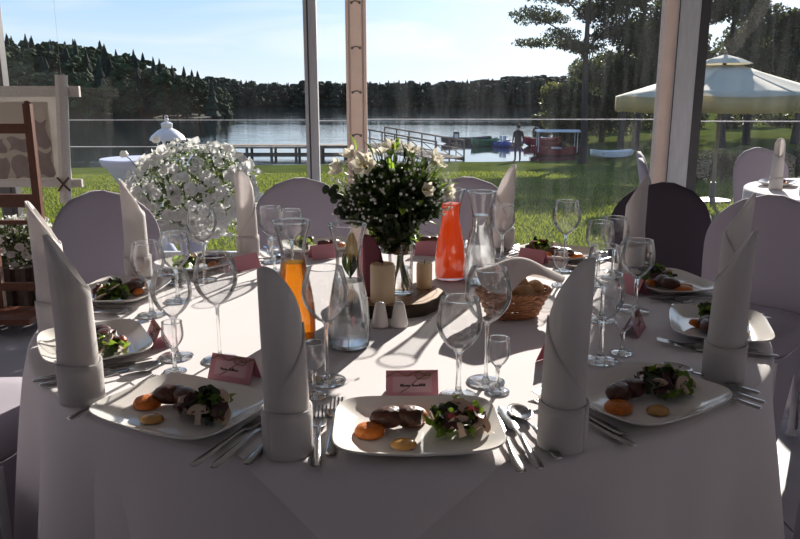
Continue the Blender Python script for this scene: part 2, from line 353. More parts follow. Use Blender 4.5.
def zpt(px, py, Y):                              # height where a pixel's sight line meets the plane y = Y
    u = (269.5 - py) / F_PX; return CAM_H + Y * (-math.sin(PITCH) + u * math.cos(PITCH)) / (math.cos(PITCH) + u * math.sin(PITCH))
posts = []
def window(nm, x0, x1, m, label, seams):
    t = tag(link(nm, None), label, None, None, 'structure')
    g = MB().grid(lambda u, v: (x0 + (x1 - x0) * u, WY + 0.004 * math.sin(u * 9 + v * 4), 0.06 + 2.9 * v), 20, 12)
    o = build('pane', g, m, t)
    for k, (z, h) in enumerate(seams):
        build('weld_seam', MB().box(((x0 + x1) / 2, WY - 0.006, z), (x1 - x0, 0.004, h)), M_SEAM, t, smooth=False)
    build('base_rail', MB().box(((x0 + x1) / 2, WY, 0.03), (x1 - x0, 0.05, 0.06)), M_WHITEP, t, smooth=False)
    return t
window('window_1', -4.1, -3.24, M_PANE, 'clear plastic tent window at the far left edge', [(1.13, 0.006)])
window('window_2', -3.10, -0.747, M_PANE, 'clear plastic tent window left of the slim grey post', [(1.13, 0.005), (0.92, 0.006)])
window('window_3', -0.646, -0.423, M_PANE, 'narrow clear window between the grey post and the laced strip', [(1.125, 0.006)])
window('window_4', -0.262, 2.05, M_PANES, 'hazy plastic tent window right of the laced strip', [(1.135, 0.008)])
window('window_5', 2.38, 4.7, M_PANES, 'dusty plastic tent window right of the wide post', [(1.12, 0.008)])
window('window_6', 4.95, 6.7, M_PANES, 'dusty plastic tent window at the far right end', [(1.12, 0.012)])
tr = tag(link('trim_1', None), 'slim grey aluminium window post', None, None, 'structure')
build('post', MB().box((-0.697, WY, 1.48), (0.10, 0.07, 2.96)), M_ALU, tr, smooth=False)
build('groove', MB().box((-0.715, WY - 0.036, 1.48), (0.012, 0.004, 2.94)), M_DARKFR, tr, smooth=False)
tr = tag(link('trim_2', None), 'pinkish white laced canvas strip between two windows', None, None, 'structure')
build('strip', MB().box((-0.342, WY, 1.48), (0.161, 0.05, 2.96)), M_BEIGE, tr, smooth=False)
for x in (-0.395, -0.290): build('welt', MB().tube([(x, WY - 0.028, 0.02), (x, WY - 0.028, 2.94)], 0.008, 6), M_BEIGE, tr)
for k in range(9):
    z = zpt(355, 3 + 43.3 * 0, WY) - k * 0.335 + 0.67
    build('lacing_loop', MB().tube([(-0.372 + 0.06 * q, WY - 0.026 - 0.008 * math.sin(q * PI), z + 0.012 * math.sin(q * PI)) for q in np.linspace(0, 1, 7)], 0.005, 6), M_ROPE, tr)
    for x in (-0.372, -0.312): build('eyelet', MB().lathe([(0.011, 0), (0.011, 0.006), (0.006, 0.006)], 10), M_ROPE, tr, (x, WY - 0.0245, z), (PI / 2, 0, 0))
tr = tag(link('trim_3', None), 'wide tent post with beige strip, grey leg and dark reveal', None, None, 'structure')
build('beige_strip', MB().box((2.085, WY, 1.48), (0.10, 0.09, 2.96)), M_BEIGE, tr, smooth=False)
build('grey_leg', MB().box((2.215, WY, 1.48), (0.17, 0.16, 2.96)), M_ALU, tr, smooth=False)
build('dark_reveal', MB().box((2.34, WY, 1.48), (0.08, 0.10, 2.96)), M_DARKFR, tr, smooth=False)
for x in (2.132, 2.298): build('groove', MB().box((x, WY - 0.081, 1.48), (0.008, 0.004, 2.94)), M_DARKFR, tr, smooth=False)
for k, x in enumerate((-3.17, 4.825)):
    tr = tag(link('trim_%d' % (4 + k), None), ('dark grey window post at the left edge', 'grey window post right of the photo')[k], None, None, 'structure')
    build('post', MB().box((x, WY, 1.48), (0.13 if k == 0 else 0.24, 0.09, 2.96)), M_DARKFR if k == 0 else M_ALU, tr, smooth=False)
    build('cover_strip', MB().box((x, WY - 0.05, 1.48), (0.05, 0.01, 2.94)), M_DARKFR, tr, smooth=False)

# ---------------------------------------------------------------- land, lake, hills
LAKE_Z = -1.72
def ground_z(x, y):
    if y <= 6.5: return -0.34
    s = 35.5 + 0.18 * min(x, 12) + (0 if x < 9 else (x - 9) * 4.5)     # shoreline recedes to the right
    s = min(s, 120)
    t = (y - 6.5) / (s - 6.5)
    z = -0.34 - 1.30 * t if y < 37 or x < 9 else -0.34 - 1.30 * min(t, (37 - 6.5) / (s - 6.5) + 0.0) - 0.0
    if t > 1: z -= (t - 1) * 6
    return max(z, -5) + 0.03 * noise.noise(Vector((x * 0.3, y * 0.3, 0)))
gm = MB()
xs = list(np.concatenate([np.linspace(-90, -14, 16), np.linspace(-13, 32, 91), np.linspace(34, 160, 22)]))
ys = list(np.concatenate([np.linspace(-60, 4, 12), np.linspace(5, 46, 83), np.linspace(48, 140, 24)]))
nx = len(xs)
gm.add([(x, y, ground_z(x, y)) for y in ys for x in xs], [(j * nx + i, j * nx + i + 1, (j + 1) * nx + i + 1, (j + 1) * nx + i) for j in range(len(ys) - 1) for i in range(nx - 1)])
lw_ = struct('lawn', gm, M_LAWN, True, label='green lawn sloping down to the lake shore')
lk = struct('lake', MB().grid(lambda u, v: (-700 + 1400 * u, 20 + 900 * v, LAKE_Z), 8, 8), M_LAKE, True, label='calm reflecting lake beyond the lawn')
# grass blades
N = 90000
gx = rng.uniform(-1, 1, N); gy = 6.25 + 20 * rng.random(N) ** 1.5
gx = gx * (gy * 0.62 + 0.6) + 0.4
gz = np.array([ground_z(x, y) for x, y in zip(gx, gy)])
ht = rng.uniform(0.03, 0.075, N); an = rng.uniform(0, PI, N); wd = rng.uniform(0.004, 0.009, N) * (0.6 + gy / 12)
lx = rng.normal(0, 0.02, N); ly = rng.normal(0, 0.02, N)
V = np.empty((N * 3, 3)); dx = np.cos(an) * wd; dy = np.sin(an) * wd
V[0::3] = np.stack([gx - dx, gy - dy, gz - 0.005], 1); V[1::3] = np.stack([gx + dx, gy + dy, gz - 0.005], 1); V[2::3] = np.stack([gx + lx, gy + ly, gz + ht], 1)
me = bpy.data.meshes.new('grass'); me.from_pydata(V.tolist(), [], np.arange(N * 3).reshape(-1, 3).tolist()); me.materials.append(M_GRASS)
tag(link('grass', me), 'short sunlit grass blades covering the lawn by the tent', 'grass', None, 'stuff')

# far hills: terrain plus forest
def lerp_tab(tab, x):
    if x <= tab[0][0]: return tab[0][1]
    for (a0, b0), (a1, b1) in zip(tab, tab[1:]):
        if x <= a1: return b0 + (b1 - b0) * (x - a0) / (a1 - a0)
    return tab[-1][1]
# outlines of the ridges: (bearing as x/y, height of the tree tops as z/y above the eye)
RIDGE_NEAR = [(-1.3, 0.076), (-0.80, 0.078), (-0.52, 0.078), (-0.45, 0.077), (-0.40, 0.070), (-0.33, 0.057), (-0.29, 0.047), (-0.255, 0.036), (-0.232, 0.024), (-0.225, 0.0)]
RIDGE_FAR = [(-0.5, 0.030), (-0.26, 0.032), (-0.20, 0.026), (-0.155, 0.019), (-0.12, 0.014), (-0.05, 0.014), (0.0, 0.010), (0.03, 0.012), (0.06, 0.020), (0.12, 0.029), (0.16, 0.034), (0.21, 0.033), (0.27, 0.030), (0.5, 0.045), (0.9, 0.05), (1.4, 0.045)]
def hill(name, y0, y1, tab, treeh, b0, b1, label):
    nb, nd = 70, 10
    def z_at(b, k):
        y = y0 + (y1 - y0) * k
        top = CAM_H + y1 * lerp_tab(tab, b) - treeh
        edge = min(1, max(0, (b1 - b) / 0.02)) if name == 'hillside_near' else 1
        return (LAKE_Z - 0.2) + (max(top, LAKE_Z + 0.4) - LAKE_Z) * (k ** 0.7) * edge
    struct(name, MB().grid(lambda u, v: ((b0 + (b1 - b0) * u) * (y0 + (y1 - y0) * v), y0 + (y1 - y0) * v, z_at(b0 + (b1 - b0) * u, v)), nb, nd), M_HILL, True, label=label)
    return z_at
def fir_mesh(seed):
    r = random.Random(seed); mb = MB()
    n = 9; prof = [(0.02, 0.0), (0.03, 0.10)]
    for k in range(5):
        z = 0.10 + k * 0.17; rr = 0.20 * (1 - k / 5.4)
        prof += [(rr * r.uniform(0.85, 1.1), z), (rr * 0.45, z + 0.15)]
    prof.append((0.004, 1.0))
    loops = [[(q * (1 + 0.25 * r.uniform(-1, 1)) * math.cos(2 * PI * i / n), q * (1 + 0.25 * r.uniform(-1, 1)) * math.sin(2 * PI * i / n), z + 0.02 * r.uniform(-1, 1)) for i in range(n)] for q, z in prof]
    mb.loft(loops); return mb
def round_mesh(seed, n=7, r0=0.13, r1=0.21, seg=(8, 6)):
    r = random.Random(seed); mb = MB()
    mb.lathe([(0.025, 0), (0.02, 0.3)], 6)
    for k in range(n):
        an_ = r.uniform(0, 2 * PI); z = r.uniform(0.10, 0.90); d = r.uniform(0.05, 0.27) * math.sin(PI * min(0.97, z + 0.08)) ** 0.6
        s_ = r.uniform(r0, r1)
        mb.ball((d * math.cos(an_), d * math.sin(an_), z), (s_, s_, s_ * 0.85), seg[0], seg[1], jit=0.7, seed=seed * 9 + k)
    return mb
FIRS = [fir_mesh(k) for k in range(4)]; ROUNDS = [round_mesh(k, 10, 0.09, 0.16, (6, 4)) for k in range(5)]
FINE = [round_mesh(k + 20, 26, 0.055, 0.11, (7, 5)) for k in range(6)]
FIRM = [m.mesh('far_fir', M_FIR, False) for m in FIRS]; ROUNDM = [m.mesh('far_leafy_tree', M_DECID, False) for m in FINE]
zn = hill('hillside_near', 128, 200, RIDGE_NEAR, 9, -1.3, -0.225, 'wooded hillside close to the left shore')
zf = hill('hillside_far', 325, 430, RIDGE_FAR, 12, -0.6, 1.4, 'low wooded ridge across the lake')
def np_mesh(name, protos, places, m):
    vs, fs, off = [], [], 0
    for (x, y, z, h, wsc, rz, k) in places:
        p = protos[k % len(protos)]
        a_ = np.array(p.v); c_, s_ = math.cos(rz), math.sin(rz)
        q = np.stack([(a_[:, 0] * c_ - a_[:, 1] * s_) * h * wsc + x, (a_[:, 0] * s_ + a_[:, 1] * c_) * h * wsc + y, a_[:, 2] * h + z], 1)
        vs.append(q); fs.extend([tuple(i + off for i in f) for f in p.f]); off += len(q)
    me = bpy.data.meshes.new(name); me.from_pydata(np.concatenate(vs).tolist(), [], fs); me.materials.append(m)
    return me
R1 = random.Random(3)
# single trees along the near left shore
SPOTS = []
for i in range(4200):
    k = R1.random() ** 1.1 * 0.97; b = R1.uniform(-0.56, -0.229); y = 128 + 72 * k
    if all((b * y - p[0]) ** 2 + (y - p[1]) ** 2 > 3.15 ** 2 for p in SPOTS): SPOTS.append((b * y, y, b, k))
for i, (_, y, b, k) in enumerate(SPOTS[:295]):
    fir = R1.random() < 0.28
    h = R1.uniform(7.0, 10.0) if not fir else R1.uniform(8, 11)
    h *= min(1.0, 0.45 + 0.55 * lerp_tab(RIDGE_NEAR, b) / 0.07)
    o = link('fir_tree' if fir else 'leafy_tree', (FIRM if fir else ROUNDM)[i % (4 if fir else 6)], None, (b * y, y, zn(b, k) - 0.1), (0, 0, R1.uniform(0, 6)), (h * 1.08, h * 1.08, h))
    tag(o, 'dark pointed fir in the wood on the left lake shore' if fir else 'dark rounded leafy tree in the wood on the left lake shore', 'tree', 'firs of the left shore wood' if fir else 'leafy trees of the left shore wood')
pl = []
for i in range(900):
    k = 0.05 + 0.95 * R1.random(); b = R1.uniform(-1.3, -0.565); y = 128 + 72 * k
    pl.append((b * y, y, zn(b, k) - 0.1, R1.uniform(6.5, 9.5) * min(1.0, 0.45 + 0.55 * lerp_tab(RIDGE_NEAR, b) / 0.07), R1.uniform(0.9, 1.3), R1.uniform(0, 6), i))
tag(link('forest_canopy', np_mesh('forest_canopy', ROUNDS + FIRS[:2], pl, M_DECID)), 'dense dark wood running on beyond the left edge of the view', 'forest', None, 'stuff')
pl = []
for i in range(2400):
    k = R1.random(); b = R1.uniform(-0.6, 1.4) if i % 3 == 0 else R1.uniform(-0.30, 0.45); y = 325 + 105 * k
    pl.append((b * y, y, zf(b, k) - 0.1, R1.uniform(8, 12), R1.uniform(0.9, 1.3), R1.uniform(0, 6), i))
tag(link('forest_canopy', np_mesh('forest_canopy', FIRS + ROUNDS, pl, M_FIR)), 'distant dark wood along the ridge across the lake', 'forest', None, 'stuff')

# ================================================================ OUTDOORS
def leaf_cloud(blobs, n, size, seed, flat=0.8):
    """n leaf quads scattered through ellipsoidal blobs"""
    r = np.random.default_rng(seed)
    wts = np.array([b[3] * b[4] * b[5] for b in blobs]) ** 0.7; wts /= wts.sum()
    idx = r.choice(len(blobs), n, p=wts); B = np.array(blobs)[idx]
    d = r.normal(size=(n, 3)); d /= np.linalg.norm(d, axis=1)[:, None]
    q = B[:, :3] + d * B[:, 3:6] * (r.random(n)[:, None] ** 0.45)
    u = r.normal(size=(n, 3)); u /= np.linalg.norm(u, axis=1)[:, None]
    v = np.cross(u, r.normal(size=(n, 3))); v /= np.linalg.norm(v, axis=1)[:, None]
    s_ = size * r.uniform(0.6, 1.3, n)[:, None]
    V = np.empty((n * 4, 3)); V[0::4] = q - u * s_; V[1::4] = q - v * s_ * 0.45; V[2::4] = q + u * s_; V[3::4] = q + v * s_ * 0.45
    return V, np.arange(n * 4).reshape(-1, 4)
def cloud_mesh(name, blobs, n, size, seed, m):
    V, Fc = leaf_cloud(blobs, n, size, seed)
    me = bpy.data.meshes.new(name); me.from_pydata(V.tolist(), [], Fc.tolist()); me.materials.append(m); return me
def make_tree(name, label, x, y, h, tr_r, blobs, n, size, seed, m, group=None, branches=True, lean=0.0):
    z0 = max(ground_z(x, y), LAKE_Z) - 0.05
    t = thing(name, label, 'tree', (x, y, z0), 0, group)
    r = random.Random(seed)
    build('trunk', MB().tube([(lean * h * k + 0.08 * math.sin(k * 7 + seed), 0.06 * math.cos(k * 5 + seed), h * k) for k in np.linspace(0, 1, 9)], [tr_r * (1.25 if k == 0 else 1 - 0.085 * k) for k in range(9)], 9), M_TRUNK, t)
    if branches:
        for k, b in enumerate(blobs[:7]):
            zz = max(0.25 * h, b[2] - abs(b[0]) * 0.5 - 0.4)
            build('branch', MB().tube([(lean * zz, 0, zz), (b[0] * 0.5, b[1] * 0.5, (zz + b[2]) / 2 + 0.15), (b[0], b[1], b[2])], [tr_r * 0.4, tr_r * 0.22, tr_r * 0.08], 5), M_TRUNK, t)
    link('foliage', cloud_mesh('foliage', blobs, n, size, seed, m), t)
    return t
# the tall tree by the shore: airy crown reaching left
rr = random.Random(5)
SB = [(-2.3, 0, 6.3, 1.2, 0.9, 0.42), (-1.7, 0.3, 7.3, 1.3, 0.9, 0.5), (-1.2, -0.2, 5.5, 0.9, 0.7, 0.32), (1.1, 0.1, 5.9, 1.0, 0.8, 0.45), (1.5, 0, 7.2, 1.2, 0.9, 0.55), (-0.7, 0.2, 8.2, 1.3, 1.0, 0.6), (0.9, 0, 8.6, 1.2, 1.0, 0.6), (-2.6, 0.1, 5.2, 0.7, 0.5, 0.22)]
for k in range(34):
    z = rr.uniform(4.9, 9.3); ext = 3.3 * (0.75 + 0.25 * math.sin(z * 2.3)) * (1 if z > 5.6 else 0.8); x = rr.uniform(-ext, ext * 0.85)
    SB.append((x, rr.uniform(-0.9, 0.9), z - 0.12 * abs(x), rr.uniform(0.5, 0.95), 0.6, rr.uniform(0.18, 0.38)))
make_tree('shore_tree', 'tall airy tree with bare dark trunk on the shore beside the boats', 8.05, 33, 9.4, 0.17, SB, 24000, 0.075, 1, M_TREEL, branches=True)
SP = [('pine_tree', 'thin pine behind the left slope of the cream parasol, leftmost of the stand', 10.6, 36, 9.2, 0.15), ('pine_tree', 'second thin pine of the stand left of the wide tent post', 11.9, 38, 9.8, 0.18),
      ('pine_tree', 'third thin pine of the stand, just left of the wide tent post', 13.2, 37, 9.4, 0.16), ('pine_tree', 'pine seen just right of the wide tent post above the parasol', 15.4, 36, 9.8, 0.18),
      ('pine_tree', 'pine above the right half of the cream parasol', 17.6, 38, 9.8, 0.17), ('pine_tree', 'pine at the right edge of the view behind the parasol', 19.6, 37, 9.2, 0.18)]
for k, (nm, lb, x, y, h, r_) in enumerate(SP):
    rr = random.Random(k + 40)
    bl = [(rr.uniform(-1.5, 1.5), rr.uniform(-0.8, 0.8), rr.uniform(3.2, h), rr.uniform(0.8, 1.4), 0.9, rr.uniform(0.4, 0.8)) for _ in range(17)]
    make_tree(nm, lb, x, y, h, r_, bl, 13000, 0.12, 50 + k, M_TREEL, 'pines on the right bank', lean=rr.uniform(-0.02, 0.02))
BU = [(9.6, 44, 3.4, 4.2, 'olive round bush tree right of the tall tree trunk', M_TREELO), (12.4, 46, 4.6, 5.8, 'dark round tree behind the left slope of the parasol', M_TREEL), (16.3, 47, 5.2, 7.0, 'broad dark tree behind the wide tent post', M_TREEL),
      (20.3, 44, 4.6, 6.8, 'dark broad tree above the parasol, right of its cap', M_TREEL), (24.2, 43, 4.6, 7.0, 'dark broad tree at the right edge above the parasol', M_TREEL), (28.5, 43, 4.5, 6.5, 'dark broad tree beyond the right edge', M_TREEL)]
for k, (x, y, wd_, hh, lb, m) in enumerate(BU):
    z0 = max(ground_z(x, y), LAKE_Z)
    t = thing('broad_tree', lb, 'tree', (x, y, z0 - 0.05), 0, 'dark trees on the right bank'); rr = random.Random(k)
    build('trunk', MB().tube([(0, 0, 0), (0.05, 0, hh * 0.6)], [0.2, 0.1], 7), M_TRUNK, t)
    bl = [(rr.uniform(-.6, .6) * wd_ / 2, rr.uniform(-.4, .4) * wd_ / 2, rr.uniform(0.18, 0.85) * hh, wd_ * 0.26, wd_ * 0.25, hh * 0.14) for _ in range(18)]
    link('foliage', cloud_mesh('foliage', bl, 9000, 0.14, 80 + k, m), t)
for k in range(10):
    x, y = 11.5 + 2.5 * k, 56 + 1.0 * math.sin(k * 2.2); rr = random.Random(k + 70)
    t = thing('hedge_bush', 'dark waist-high bush on the far right bank, %s from the left in its row' % ['first', 'second', 'third', 'fourth', 'fifth', 'sixth', 'seventh', 'eighth', 'ninth', 'tenth'][k], 'bush', (x, y, max(ground_z(x, y), LAKE_Z) - 0.05), 0, 'bushes behind the pines')
    build('stem', MB().tube([(0, 0, 0), (0.03, 0, 1.0)], [0.08, 0.04], 6), M_TRUNK, t)
    bl = [(rr.uniform(-1.1, 1.1), rr.uniform(-.5, .5), rr.uniform(0.3, 1.75), 0.75, 0.6, 0.45) for _ in range(9)]
    link('foliage', cloud_mesh('foliage', bl, 3500, 0.13, 200 + k, M_TREEL), t)
HB = [(4.2 + k * 1.55 + 0.3 * math.sin(k * 3), 19.5 + 1.2 * math.cos(k * 2.1)) for k in range(2, 10)]
ORD = ['first', 'second', 'third', 'fourth', 'fifth', 'sixth', 'seventh', 'eighth']
for k, (x, y) in enumerate(HB):
    t = thing('garden_shrub', 'low dark shrub below the parasol, %s from the left in its row' % ORD[k], 'shrub', (x, y, ground_z(x, y) - 0.03), 0, 'shrubs below the parasol'); rr = random.Random(k + 9)
    bl = [(rr.uniform(-.5, .5), rr.uniform(-.3, .3), rr.uniform(0.15, 0.75), 0.4, 0.35, 0.25) for _ in range(7)]
    build('stem', MB().tube([(0, 0, 0), (0.02, 0, 0.4)], [0.04, 0.02], 6), M_TRUNK, t)
    link('foliage', cloud_mesh('foliage', bl, 1500, 0.07, 120 + k, M_TREELO if k % 3 == 1 else M_TREEL), t)

# jetty along the water and the railed footbridge
j = thing('jetty', 'long low wooden jetty standing in the lake left of the footbridge', 'jetty', (0, 42, 0))
pk = MB().box((0, 0, 0), (0.235, 1.5, 0.05)).mesh('plank', M_JETTY, False)
for k in range(40): link('plank', pk, j, (-11.4 + k * 0.25, 0, -1.19 + 0.004 * (k % 3)))
for y in (-0.7, 0.7):
    build('beam', MB().box((-6.5, y, -1.27), (9.9, 0.10, 0.12)), M_JETTY, j, smooth=False)
    build('lower_beam', MB().box((-6.5, y, -1.70), (9.9, 0.08, 0.08)), M_JETTY, j, smooth=False)
    for k in range(8): build('pile', MB().lathe([(0.08, -3), (0.08, -1.2)], 8), M_JETTY, j, (-11.2 + k * 1.36, y, 0))
br = thing('footbridge', 'wooden footbridge with handrails leading from the shore to the jetty', 'bridge', (0, 0, 0))
A_, B_ = Vector((-1.6, 42.3, -1.12)), Vector((2.5, 37.0, -1.55))
dirv = (B_ - A_); ln = dirv.length; d2 = Vector((dirv.x, dirv.y, 0)).normalized(); nrm = Vector((-d2.y, d2.x, 0)); rz = math.atan2(d2.y, d2.x)
pk = MB().box((0, 0, 0), (0.19, 1.9, 0.05)).mesh('plank', M_JETTY, False)
for k in range(33):
    p = A_ + dirv * ((k + 0.5) / 33); link('plank', pk, br, p, (0, 0, rz))
for s_ in (-0.92, 0.92):
    n_ = nrm * s_
    build('handrail', MB().tube([A_ + n_ + Vector((0, 0, 0.9)), B_ + n_ + Vector((0, 0, 0.85))], 0.045, 6), M_JETTY, br)
    build('lower_rail', MB().tube([A_ + n_ + Vector((0, 0, 0.45)), B_ + n_ + Vector((0, 0, 0.4))], 0.03, 6), M_JETTY, br)
    build('stringer', MB().tube([A_ + n_ - Vector((0, 0, 0.1)), B_ + n_ - Vector((0, 0, 0.1))], 0.07, 6), M_JETTY, br)
    for k in range(7):
        p = A_ + dirv * (k / 6) + n_
        build('rail_post', MB().tube([p - Vector((0, 0, 0.5 if k > 4 else 1.5)), p + Vector((0, 0, 0.9))], 0.045, 6), M_JETTY, br)
        if k < 6:
            q = A_ + dirv * ((k + 1) / 6) + n_
            build('brace', MB().tube([p + Vector((0, 0, 0.45)), q + Vector((0, 0, 0.02))], 0.025, 5), M_JETTY, br)
# notice box on a post at the bridge end
sx, sy = 2.9, 38.6
t = thing('notice_post', 'dark notice box on a thin post at the shore end of the footbridge', 'sign', (sx, sy, ground_z(sx, sy)))
build('post', MB().tube([(0, 0, -0.2), (0, 0, 1.55)], 0.03, 6), M_DARKFR, t)
build('box', MB().box((0, 0, 1.75), (0.30, 0.14, 0.42)), M_DARKFR, t, smooth=False)
build('panel', MB().box((0, -0.075, 1.75), (0.2, 0.01, 0.2)), M_WHITEP, t, smooth=False)

def hull(L_, W_, H_, sheer=0.25):
    mb = MB(); loops = []
    for k in np.linspace(0, 1, 11):
        x = -L_ / 2 + L_ * k; ww = W_ / 2 * max(0.04, math.sin(PI * (0.06 + 0.88 * k)) ** 0.6); zt = H_ * (1 + sheer * (2 * k - 1) ** 2)
        zb = H_ * 0.5 * abs(2 * k - 1) ** 3
        th = 0.03
        loops.append([(x, -ww, zt), (x, -ww * 0.85, zb + 0.3 * H_), (x, -ww * 0.3, zb), (x, ww * 0.3, zb), (x, ww * 0.85, zb + 0.3 * H_), (x, ww, zt), (x, ww - th, zt), (x, ww * 0.6, zb + 0.35 * H_), (x, -ww * 0.6, zb + 0.35 * H_), (x, -ww + th, zt)])
    return mb.loft(loops)
def boat(name, label, x, y, rz, L_, W_, H_, m, cat='boat', z=None):
    t = thing(name, label, cat, (x, y, (LAKE_Z - 0.12) if z is None else z), rz, 'boats on the shore')
    build('hull', hull(L_, W_, H_), m, t)
    for q in (-0.22, 0.2): build('bench', MB().box((L_ * q, 0, H_ * 0.75), (0.24, W_ * 0.8, 0.04)), M_JETTY, t, smooth=False)
    build('gunwale', MB().tube([(-L_ / 2 + L_ * k, W_ / 2 * max(0.04, math.sin(PI * (0.06 + 0.88 * k)) ** 0.6), H_ * (1 + 0.25 * (2 * k - 1) ** 2)) for k in np.linspace(0, 1, 11)], 0.025, 5), m, t)
    return t
boat('rowing_boat', 'slim dark blue rowing boat moored by the notice post', 4.7, 53, rad(8), 3.6, 1.1, 0.5, M_BOATD)
boat('rowing_boat', 'green rowing boat beside the dark blue one', 5.7, 50, rad(15), 1.9, 1.0, 0.52, M_BOATG)
boat('rowing_boat', 'red rowing boat just right of the person', 9.5, 50, rad(-10), 2.4, 1.1, 0.6, M_BOATR)
boat('rowing_boat', 'red rowing boat lying nearest the canopy boat', 9.6, 46, rad(12), 2.2, 1.1, 0.55, M_BOATR)
boat('rowing_boat', 'white rowing boat behind the canopy boat', 11.2, 52, rad(5), 2.8, 1.1, 0.5, M_BOATW)
boat('rowing_boat', 'small white dinghy drawn up on the grass right of the tall tree', 10.0, 35.2, rad(4), 2.0, 0.9, 0.35, M_BOATW, z=ground_z(10.0, 35.2) - 0.02)
t = thing('pedal_boat', 'blue pedal boat with white seats between the green boat and the person', 'boat', (7.15, 49.5, LAKE_Z - 0.1), rad(20), 'boats on the shore')
for y in (-0.45, 0.45): build('float', MB().tube([(-0.9, y, 0.25), (-0.7, y, 0.2), (0.6, y, 0.2), (0.95, y, 0.4)], [0.1, 0.24, 0.24, 0.08], 8), M_BOATB, t)
build('deck', MB().box((0, 0, 0.38), (1.3, 0.9, 0.12)), M_BOATB, t, smooth=False)
for y in (-0.22, 0.22): build('seat', MB().box((-0.2, y, 0.52), (0.35, 0.35, 0.12)).box((-0.38, y, 0.68), (0.08, 0.35, 0.3)), M_BOATW, t, smooth=False)
t = thing('canopy_boat', 'boat with a flat white canopy on thin poles at the shore', 'boat', (8.7, 41.5, LAKE_Z - 0.1), rad(-6), 'boats on the shore')
build('hull', hull(2.8, 1.5, 0.5), M_BOATR, t)
build('canopy', MB().grid(lambda u, v: (-1.2 + 2.4 * u, -0.75 + 1.5 * v, 1.42 + 0.1 * (1 - (2 * v - 1) ** 2)), 8, 8), M_BOATW, t).modifiers.new('thickness', 'SOLIDIFY').thickness = 0.04
for x in (-1.05, 1.05):
    for y in (-0.62, 0.62): build('pole', MB().tube([(x, y, 0.3), (x, y, 1.45)], 0.025, 6), M_BOATW, t)
build('bench', MB().box((0, 0, 0.5), (0.5, 1.1, 0.06)), M_BOATW, t, smooth=False)

# person standing at the water's edge
def person(x, y):
    t = thing('person', 'person in dark clothes standing on the shore with hands by the sides, facing the lake', 'person', (x, y, ground_z(x, y)), rad(10))
    P_ = {'pel': (0, 0, .95, .155, .11), 'bel': (0, 0, 1.08, .145, .105), 'che': (0, .01, 1.28, .175, .115), 'sho': (0, 0, 1.42, .12, .085), 'nec': (0, .0, 1.50, .055, .055), 'hd0': (0, .015, 1.58, .072, .085), 'hd1': (0, .01, 1.66, .08, .095), 'hd2': (0, 0, 1.74, .055, .065)}
    E_ = [('pel', 'bel'), ('bel', 'che'), ('che', 'sho'), ('sho', 'nec'), ('nec', 'hd0'), ('hd0', 'hd1'), ('hd1', 'hd2')]
    for s_, n_ in ((-1, 'l'), (1, 'r')):
        P_.update({n_ + 'hip': (s_ * .10, 0, .88, .095, .10), n_ + 'kne': (s_ * .115, .015, .50, .062, .066), n_ + 'ank': (s_ * .12, -.01, .09, .043, .046), n_ + 'toe': (s_ * .14, .15, .035, .04, .03),
                   n_ + 'sh': (s_ * .19, 0, 1.40, .065, .065), n_ + 'elb': (s_ * .25, -.02, 1.12, .046, .046), n_ + 'wri': (s_ * .26, .04, .87, .031, .031), n_ + 'han': (s_ * .26, .06, .78, .038, .022)})
        E_ += [('pel', n_ + 'hip'), (n_ + 'hip', n_ + 'kne'), (n_ + 'kne', n_ + 'ank'), (n_ + 'ank', n_ + 'toe'), ('sho', n_ + 'sh'), (n_ + 'sh', n_ + 'elb'), (n_ + 'elb', n_ + 'wri'), (n_ + 'wri', n_ + 'han')]
        for q in range(5):
            fx = s_ * .26 + (q - 2) * .011
            P_[n_ + 'f%d' % q] = (fx + (0 if q else -s_ * .02), .07 + .006 * (q == 0), .70 + .008 * abs(q - 2) + (.04 if q == 0 else 0), .008, .008); E_.append((n_ + 'han', n_ + 'f%d' % q))
    keys = list(P_); me = bpy.data.meshes.new('body'); me.from_pydata([P_[k][:3] for k in keys], [(keys.index(a_), keys.index(b_)) for a_, b_ in E_], [])
    for m in (M_DARKWEAR, M_SKIN): me.materials.append(m)
    o = link('body', me, t)
    sk = o.modifiers.new('skin', 'SKIN'); sk.use_smooth_shade = True
    for i, k in enumerate(keys): me.skin_vertices[0].data[i].radius = P_[k][3:]
    me.skin_vertices[0].data[keys.index('pel')].use_root = True
    subsurf(o, 1)
    dg = bpy.context.evaluated_depsgraph_get(); ev = o.evaluated_get(dg); nm = bpy.data.meshes.new_from_object(ev)
    o.modifiers.clear(); o.data = nm; nm.materials.clear(); nm.materials.append(M_DARKWEAR); nm.materials.append(M_SKIN)
    for p in nm.polygons:
        z = p.center.z; p.material_index = 1 if (z > 1.5 or (abs(p.center.x) > 0.2 and z < 0.86)) else 0; p.use_smooth = True
    hm = MB().ball((0, -0.015, 1.68), (0.092, 0.108, 0.108), 12, 8); hm.v = [v if not (v[1] > 0.05 and v[2] < 1.70) else (v[0] * .9, 0.05, v[2]) for v in hm.v]
    build('hair', hm, M_HAIR, t)
    fm = MB().ball((0, 0.105, 1.635), (0.014, 0.02, 0.022), 6, 5); build('nose', fm, M_SKIN, t)
    jk = [[(sx_ * math.cos(q), sy_ * math.sin(q) + .005, z) for q in np.linspace(0, 2 * PI, 16, endpoint=False)] for z, sx_, sy_ in ((.82, .20, .14), (.95, .185, .135), (1.1, .17, .125), (1.28, .195, .135), (1.40, .185, .115), (1.47, .10, .08))]
    build('jacket', MB().loft(jk, False, False), M_DARKWEAR, t)
person(5.62, 35.6)

